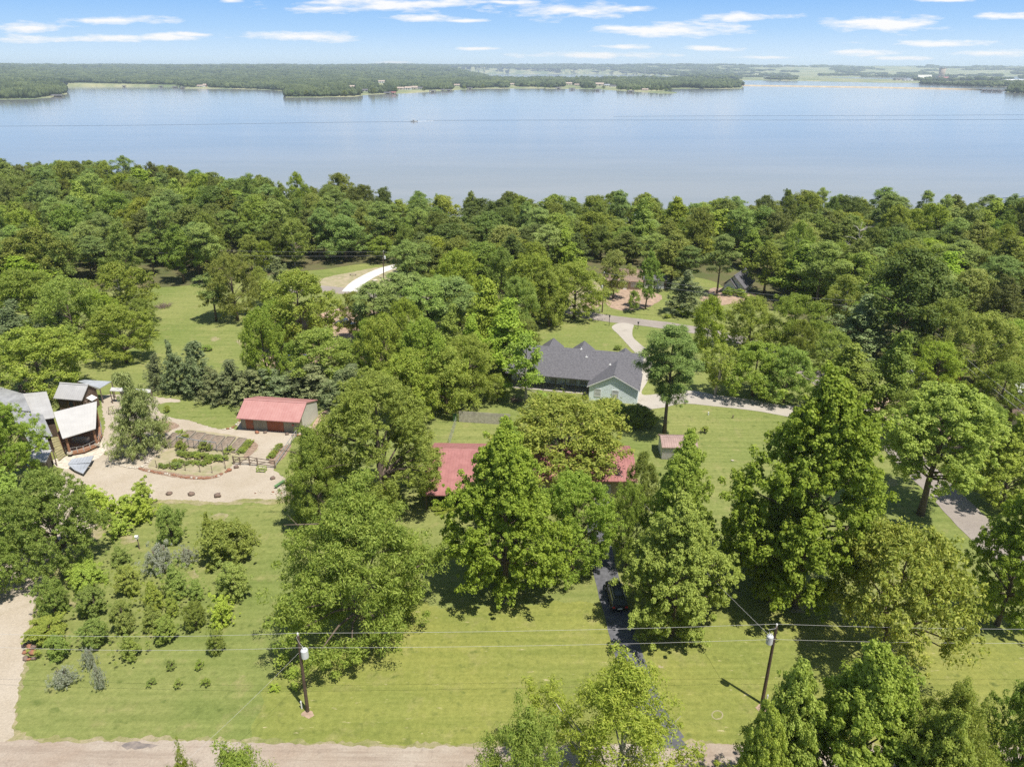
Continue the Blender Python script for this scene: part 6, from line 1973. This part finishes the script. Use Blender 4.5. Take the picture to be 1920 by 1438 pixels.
suv(11.75, 65.0, R(3), M['black'], 'black car with roof rails parked on the dark shaded driveway')
gx, gy = G(648, 612); suv(gx, gy, R(60), M['navy'], 'dark blue pickup truck on the bare red earth beyond the hidden peach roofed house', 5.4, True, 'pickup_truck', 'pickup truck')
gx, gy = G(1776, 722); suv(gx, gy, R(70), M['redpaint'], 'red car hidden under the yellow green elms on the right', name='car')
gx, gy = G(1712, 712); suv(gx, gy, R(80), M['white'], 'white car glimpsed beside the red one under the elms', name='car')
gx, gy = G(1760, 684); r = empty('trailer', (gx, gy, 0), R(-10), 'white caravan roof behind the red car', 'caravan')
MB().box(-3, 3, -1.2, 1.2, .5, 2.7).build('body', M['white'], r, bevel=.15)
window(r, -1.8, 1.3, 1.2, .7, v=-1.2); window(r, .8, 1.3, 1.2, .7, v=-1.2)
for s_ in (-.5, .5): MB().tube([(s_, -1.22, .33), (s_, -1.0, .33)], .33, 14).build('wheel', M['rubber'], r)


def boat(px, py, rz, s, label):
    x, y = G(px, py, WZ)
    r = empty('motor_boat', (x, y, WZ), rz, label, 'boat')
    r.scale = (s, s, s)
    V, Fq = [], []
    for i, (xx, w, zb) in enumerate(((-3.2, 1.1, -.1), (-1, 1.2, -.15), (1.5, 1.1, -.1), (2.8, .6, .2), (3.4, .06, .55))):
        V += [(xx, -w, .75 + .05 * i), (xx, -w * .7, zb), (xx, w * .7, zb), (xx, w, .75 + .05 * i)]
        if i:
            k = 4 * (i - 1)
            for j in range(4): Fq.append((k + j, k + (j + 1) % 4, k + 4 + (j + 1) % 4, k + 4 + j))
    Fq += [(0, 1, 2, 3), (19, 18, 17, 16)]
    MB().add(V, Fq).build('hull', M['white'], r)
    MB().box(-1.8, 1.2, -1.05, 1.05, 2.3, 2.42).build('canopy', M['white'], r)
    for a in (-1.7, 1.1):
        for b in (-.95, .95): MB().bar((a, b, .8), (a, b, 2.3), .06).build('canopy_pole', M['steel'], r)
    MB().box(-.2, .6, -.5, .5, .8, 1.5).build('console', M['cedarw'], r)
    MB().box(-3.7, -3.2, -.25, .25, .3, 1.3).build('motor', M['black'], r)
    return r


boat(776, 228.5, R(178), 1.25, 'white motor boat with a canopy heading out across the open lake')
water_strip('boat_foam', (779, 228.6), (812, 227), 2.2, 0.6, M['foam'], z=WZ + .16)
boat(1846, 379, R(165), 0.9, 'small white boat near the shore above the right hand woods')
water_strip('boat_foam', (1856, 376), (1960, 362), 0.5, 2.5, M['wakew'], z=WZ + .08, amp=1)
water_strip('boat_foam', (1856, 380), (1990, 374), 0.5, 2.5, M['wakew'], z=WZ + .08, amp=1)

# ------------------------------------------------------------------ things on the far shore
def far_z(x, y):
    return WZ + 0.8 + float(rise(np.array([x]), np.array([y]))[0])


M['farroof'] = mat('tan roof', (.40, .32, .26), .9, var=.1)
M['farwall'] = mat('pale wall', (.55, .49, .42), .8, var=.1)
FH = [(1067, 160.5, 26, 7, 'farwall', 'farroof', 'two storey tan lake house on the far peninsula'), (1083, 162, 22, 5, 'farwall', 'farroof', 'low pale house next to the two storey lake house on the peninsula'),
      (1122, 162, 34, 8, 'farwall', 'farroof', 'largest tan lake house on the far peninsula'), (1138, 162.5, 18, 5, 'white', 'bluetin', 'small blue roofed house right of the largest lake house'),
      (1150, 164, 18, 5, 'white', 'shingle', 'dark roofed white house last on the peninsula'), (960, 161, 20, 5, 'farwall', 'farroof', 'pale house where the peninsula narrows'), (857, 162.5, 20, 5, 'farwall', 'farroof', 'pale brown house in the middle of the far shore'),
      (716, 157, 26, 8, 'white', 'farroof', 'white house high among the far shore trees'), (660, 166, 22, 6, 'farwall', 'farroof', 'pale roofed house behind the tip trees of the far shore'), (685, 173, 24, 5, 'white', 'shingle', 'white lakeside house with dark roof near the tip'),
      (750, 169.5, 20, 6, 'farwall', 'farroof', 'first of the cluster of pale lake houses'), (765, 169.5, 18, 7, 'white', 'farroof', 'second of the cluster of pale lake houses'), (776, 168.5, 20, 7, 'farwall', 'farroof', 'third and tallest of the cluster of pale lake houses'),
      (788, 168.5, 16, 5, 'white', 'shingle', 'last of the cluster of pale lake houses'), (375, 165.5, 22, 5, 'white', 'farroof', 'white house on the far left shoreline'), (384, 165.0, 10, 7, 'orange', 'farroof', 'reddish gabled house on the far left shoreline'),
      (40, 185, 20, 4, 'white', 'shingle', 'white house under the trees of the near left point'), (1210, 171, 16, 4, 'farwall', 'farroof', 'small pale pavilion at the sandy point'),
      (1840, 149, 60, 8, 'white', 'white', 'white industrial building on the far plain'), (1888, 149, 70, 9, 'white', 'farwall', 'pale industrial building on the far plain near the picture edge'),
      (1905, 154, 80, 7, 'white', 'white', 'long white building nearest the right shore'), (1690, 152, 55, 8, 'farwall', 'shingle', 'dark roofed works building on the far plain'), (1704, 153, 40, 7, 'white', 'tin2', 'pale works building beside the dark roofed one'),
      (1770, 152, 45, 14, 'oldpole', 'redroof2', 'dark rusty works building below the tower'), (830, 148, 40, 6, 'white', 'white', 'white buildings at the edge of the distant inlet'), (170, 134.5, 160, 12, 'white', 'white', 'row of pale buildings on the far left ridge')]
for px, py, w, h, wm, rm, l in FH:
    if py > 150: w, h = w * 1.15, h * 1.2
    x, y = G(px, py, WZ)
    if py < 140:
        x, y = x * 7600 / y, 7600.0
    r = empty('far_house', (x, y, far_z(x, y)), R(rsr.uniform(-15, 15)), l, 'house')
    gable(r, w, w * .6, w * .3, h * .62, h * 1.1, h * .62, .6, .6, .6, M[wm], M[rm], th=.4, u0=-w / 2, z0=-2)
    MB().box(-w * .3, -w * .15, -.25, 0, h * .15, h * .5).box(w * .05, w * .2, -.25, 0, h * .15, h * .5).build('window', M['glass'], r)
FD = [(105, 183, 26), (232, 164.2, 12), (301, 164.4, 16), (327, 165.8, 16), (342, 167, 14), (726, 177.5, 18), (736, 177.0, 16), (811, 174.2, 18), (841, 172, 18), (881, 168.6, 16), (830, 171.5, 10), (1047, 168, 18), (1073, 169.3, 18),
      (1121, 171.3, 18), (1183, 174.3, 18), (1846, 172.2, 16), (1856, 172.5, 16), (1866, 172.8, 16), (1876, 173.1, 16)]
FDL = ['large dark boathouse at the near left point', 'tiny boat dock alone on the far left shore', 'dark boat dock on the far left shore', 'low jetty left of the white shoreline house', 'boat dock nearest the white shoreline house', 'grey boathouse in front of the cluster of lake houses',
       'reddish boathouse beside the grey one', 'dark boathouse right of the cluster of lake houses', 'dark boathouse in the middle of the far shore', 'boathouse right of the pale brown house', 'small dock behind the middle boathouse', 'round topped dark boathouse on the peninsula',
       'dock below the two storey lake house', 'boathouse below the largest lake house', 'dark boathouse beside the sandy point', 'first of the four boathouses by the dam', 'second of the four boathouses by the dam', 'third of the four boathouses by the dam', 'last of the four boathouses by the dam']
for (px, py, w), l in zip(FD, FDL):
    x, y = G(px, py, WZ)
    r = empty('boathouse', (x, y, WZ), R(rsr.uniform(-8, 8)), l, 'boathouse', 'boathouses along the far shore')
    d4 = w * .55
    gable(r, w, d4, d4 / 2, 3.6, 5.6, 3.6, .6, .6, .5, M['brown'], M['shingle'] if 'reddish' not in l else M['redroof2'], th=.3, u0=-w / 2, walls=False)
    for a in (-w * .46, -w * .15, w * .15, w * .46):
        for b in (.3, d4 - .3): MB().box(a - .25, a + .25, b - .25, b + .25, -1, 3.7).build('pile', M['brown'], r)
    MB().box(-w * .48, w * .48, 0, d4, .5, .9).build('platform', M['wood'], r)
    MB().box(-w * .2, w * .2, .6, d4 - .6, .9, 3.0).build('wall', M['brown'], r)
x, y = G(1764, 147.5, WZ)
r = empty('tower', (x, y, far_z(x, y) - 3), 0, 'tall tapering grey brown tower on the far plain', 'tower')
MB().tube([(0, 0, 0), (0, 0, 40), (0, 0, 72)], [24, 20, 23], 20).build('shell', M['blinds'], r, smooth=True)
MB().tube([(0, 0, 71.9), (0, 0, 74)], [24, 24], 20).build('rim', M['farwall'], r)
x, y = G(1722, 149.5, WZ)
r = empty('storage_hall', (x, y, far_z(x, y) - 2), R(-12), 'large pale A-frame storage hall beside the tower', 'storage hall')
gable(r, 78, 50, 25, 9, 28, 9, 1, 1, 1, M['farwall'], M['cream'], th=.6)
for i, (px, py, h) in enumerate([(825, 130, 60), (902, 131, 62), (1100, 134, 58), (1130, 134, 56), (1209, 137, 55), (1251, 140, 42), (1297, 139, 48), (1350, 138, 40), (1885, 136, 55)]):
    x, y = G(px, max(py, 136.5), WZ)
    s_ = 8200 / y if y > 8200 else 1
    x, y = x * s_, y * s_
    r = empty('pylon', (x, y, far_z(x, y)), 0, ['%s lattice pylon on the far plain' % a for a in ('leftmost', 'second from the left', 'third from the left', 'fourth from the left', 'fifth from the left', 'sixth from the left', 'seventh from the left', 'eighth from the left', 'rightmost')][i], 'pylon', 'lattice pylons on the horizon')
    mb = MB()
    for a, b in ((-1, -1), (1, -1), (1, 1), (-1, 1)):
        mb.bar((a * 5, b * 5, 0), (a * 1, b * 1, h), .9)
    for k in range(5):
        z_ = h * k / 5; w_ = 5 - 4 * k / 5; z2 = h * (k + 1) / 5; w2 = 5 - 4 * (k + 1) / 5
        mb.bar((-w_, -w_, z_), (w2, -w2, z2), .6).bar((w_, -w_, z_), (-w2, -w2, z2), .6)
    mb.build('lattice', M['tin'], r)
    mb = MB()
    for z_ in (h * .72, h * .84, h * .96): mb.bar((-9, 0, z_), (9, 0, z_), .8)
    mb.build('crossarm', M['tin'], r)
# trees that stand apart along the peninsula shore
PT = [(1010, 166.3), (1022, 166.8), (1033, 167), (1099, 168.2), (1112, 168.6), (1132, 168.5), (1160, 170), (1178, 173), (1188, 173), (1196, 172), (1222, 172.5), (1232, 173), (1240, 173), (1249, 173.5), (1257, 173.5), (700, 177.5), (742, 175), (795, 173), (870, 168), (905, 166.5), (538, 182), (548, 182.5), (560, 182.5),
      (575, 182.5), (590, 182.3), (612, 182), (628, 182), (645, 181.8), (660, 181), (672, 180)]
for i, (px, py) in enumerate(PT):
    x, y = G(px, py, WZ)
    tree('woodB' if i % 3 else 'woodA', x, y + 6, rsr.uniform(10, 15), rsr.uniform(4.5, 7), 'single tree on the far peninsula shore', 'single trees along the far peninsula shore', z=WZ + .8)

# ------------------------------------------------------------------ air
hz = MB().box(-26000, 26000, -300, 27000, WZ - 3.5, 135)
hm = bpy.data.materials.new('haze'); hm.use_nodes = True
t = hm.node_tree; t.nodes.clear()
o_ = t.nodes.new('ShaderNodeOutputMaterial'); pv = t.nodes.new('ShaderNodeVolumePrincipled')
pv.inputs['Color'].default_value = (0.74, 0.86, 1.0, 1)
pv.inputs['Density'].default_value = 0.000075
pv.inputs['Density Attribute'].default_value = ''
pv.inputs['Anisotropy'].default_value = 0.2
t.links.new(pv.outputs[0], o_.inputs['Volume'])
hm.cycles.homogeneous_volume = True
tag(hz.build('haze', hm), kind='stuff')


# ------------------------------------------------------------------ labels: tell look-alikes apart by their order
ORD = ['leftmost', 'second from the left', 'third from the left', 'fourth from the left', 'fifth from the left', 'sixth from the left', 'seventh from the left', 'eighth from the left', 'ninth from the left', 'tenth from the left', 'eleventh from the left', 'twelfth from the left', 'thirteenth from the left', 'fourteenth from the left', 'fifteenth from the left']
ORDR = ['rightmost', 'second from the right', 'third from the right', 'fourth from the right', 'fifth from the right', 'sixth from the right', 'seventh from the right', 'eighth from the right', 'ninth from the right', 'tenth from the right', 'eleventh from the right', 'twelfth from the right', 'thirteenth from the right', 'fourteenth from the right', 'fifteenth from the right']
byl = {}
for o in sc.objects:
    if o.parent is None and o.get('label') and o.name.split('.')[0] not in ('edging_stone', 'stone'):
        byl.setdefault(o['label'], []).append(o)
for l, os_ in byl.items():
    if len(os_) < 2:
        continue
    os_.sort(key=lambda o: PJ(o.location.x, max(o.location.y, 5), o.location.z)[0])
    n = len(os_)
    for i, o in enumerate(os_):
        if i < 15 and i <= n - 1 - i:
            o['label'] = l + ', ' + ORD[i]
        elif n - 1 - i < 15:
            o['label'] = l + ', ' + ORDR[n - 1 - i]
for o in sc.objects:
    if o.parent is None and o.get('label') and len(o['label'].replace('-', ' ').split()) > 16:
        print('LONG', o['label'])
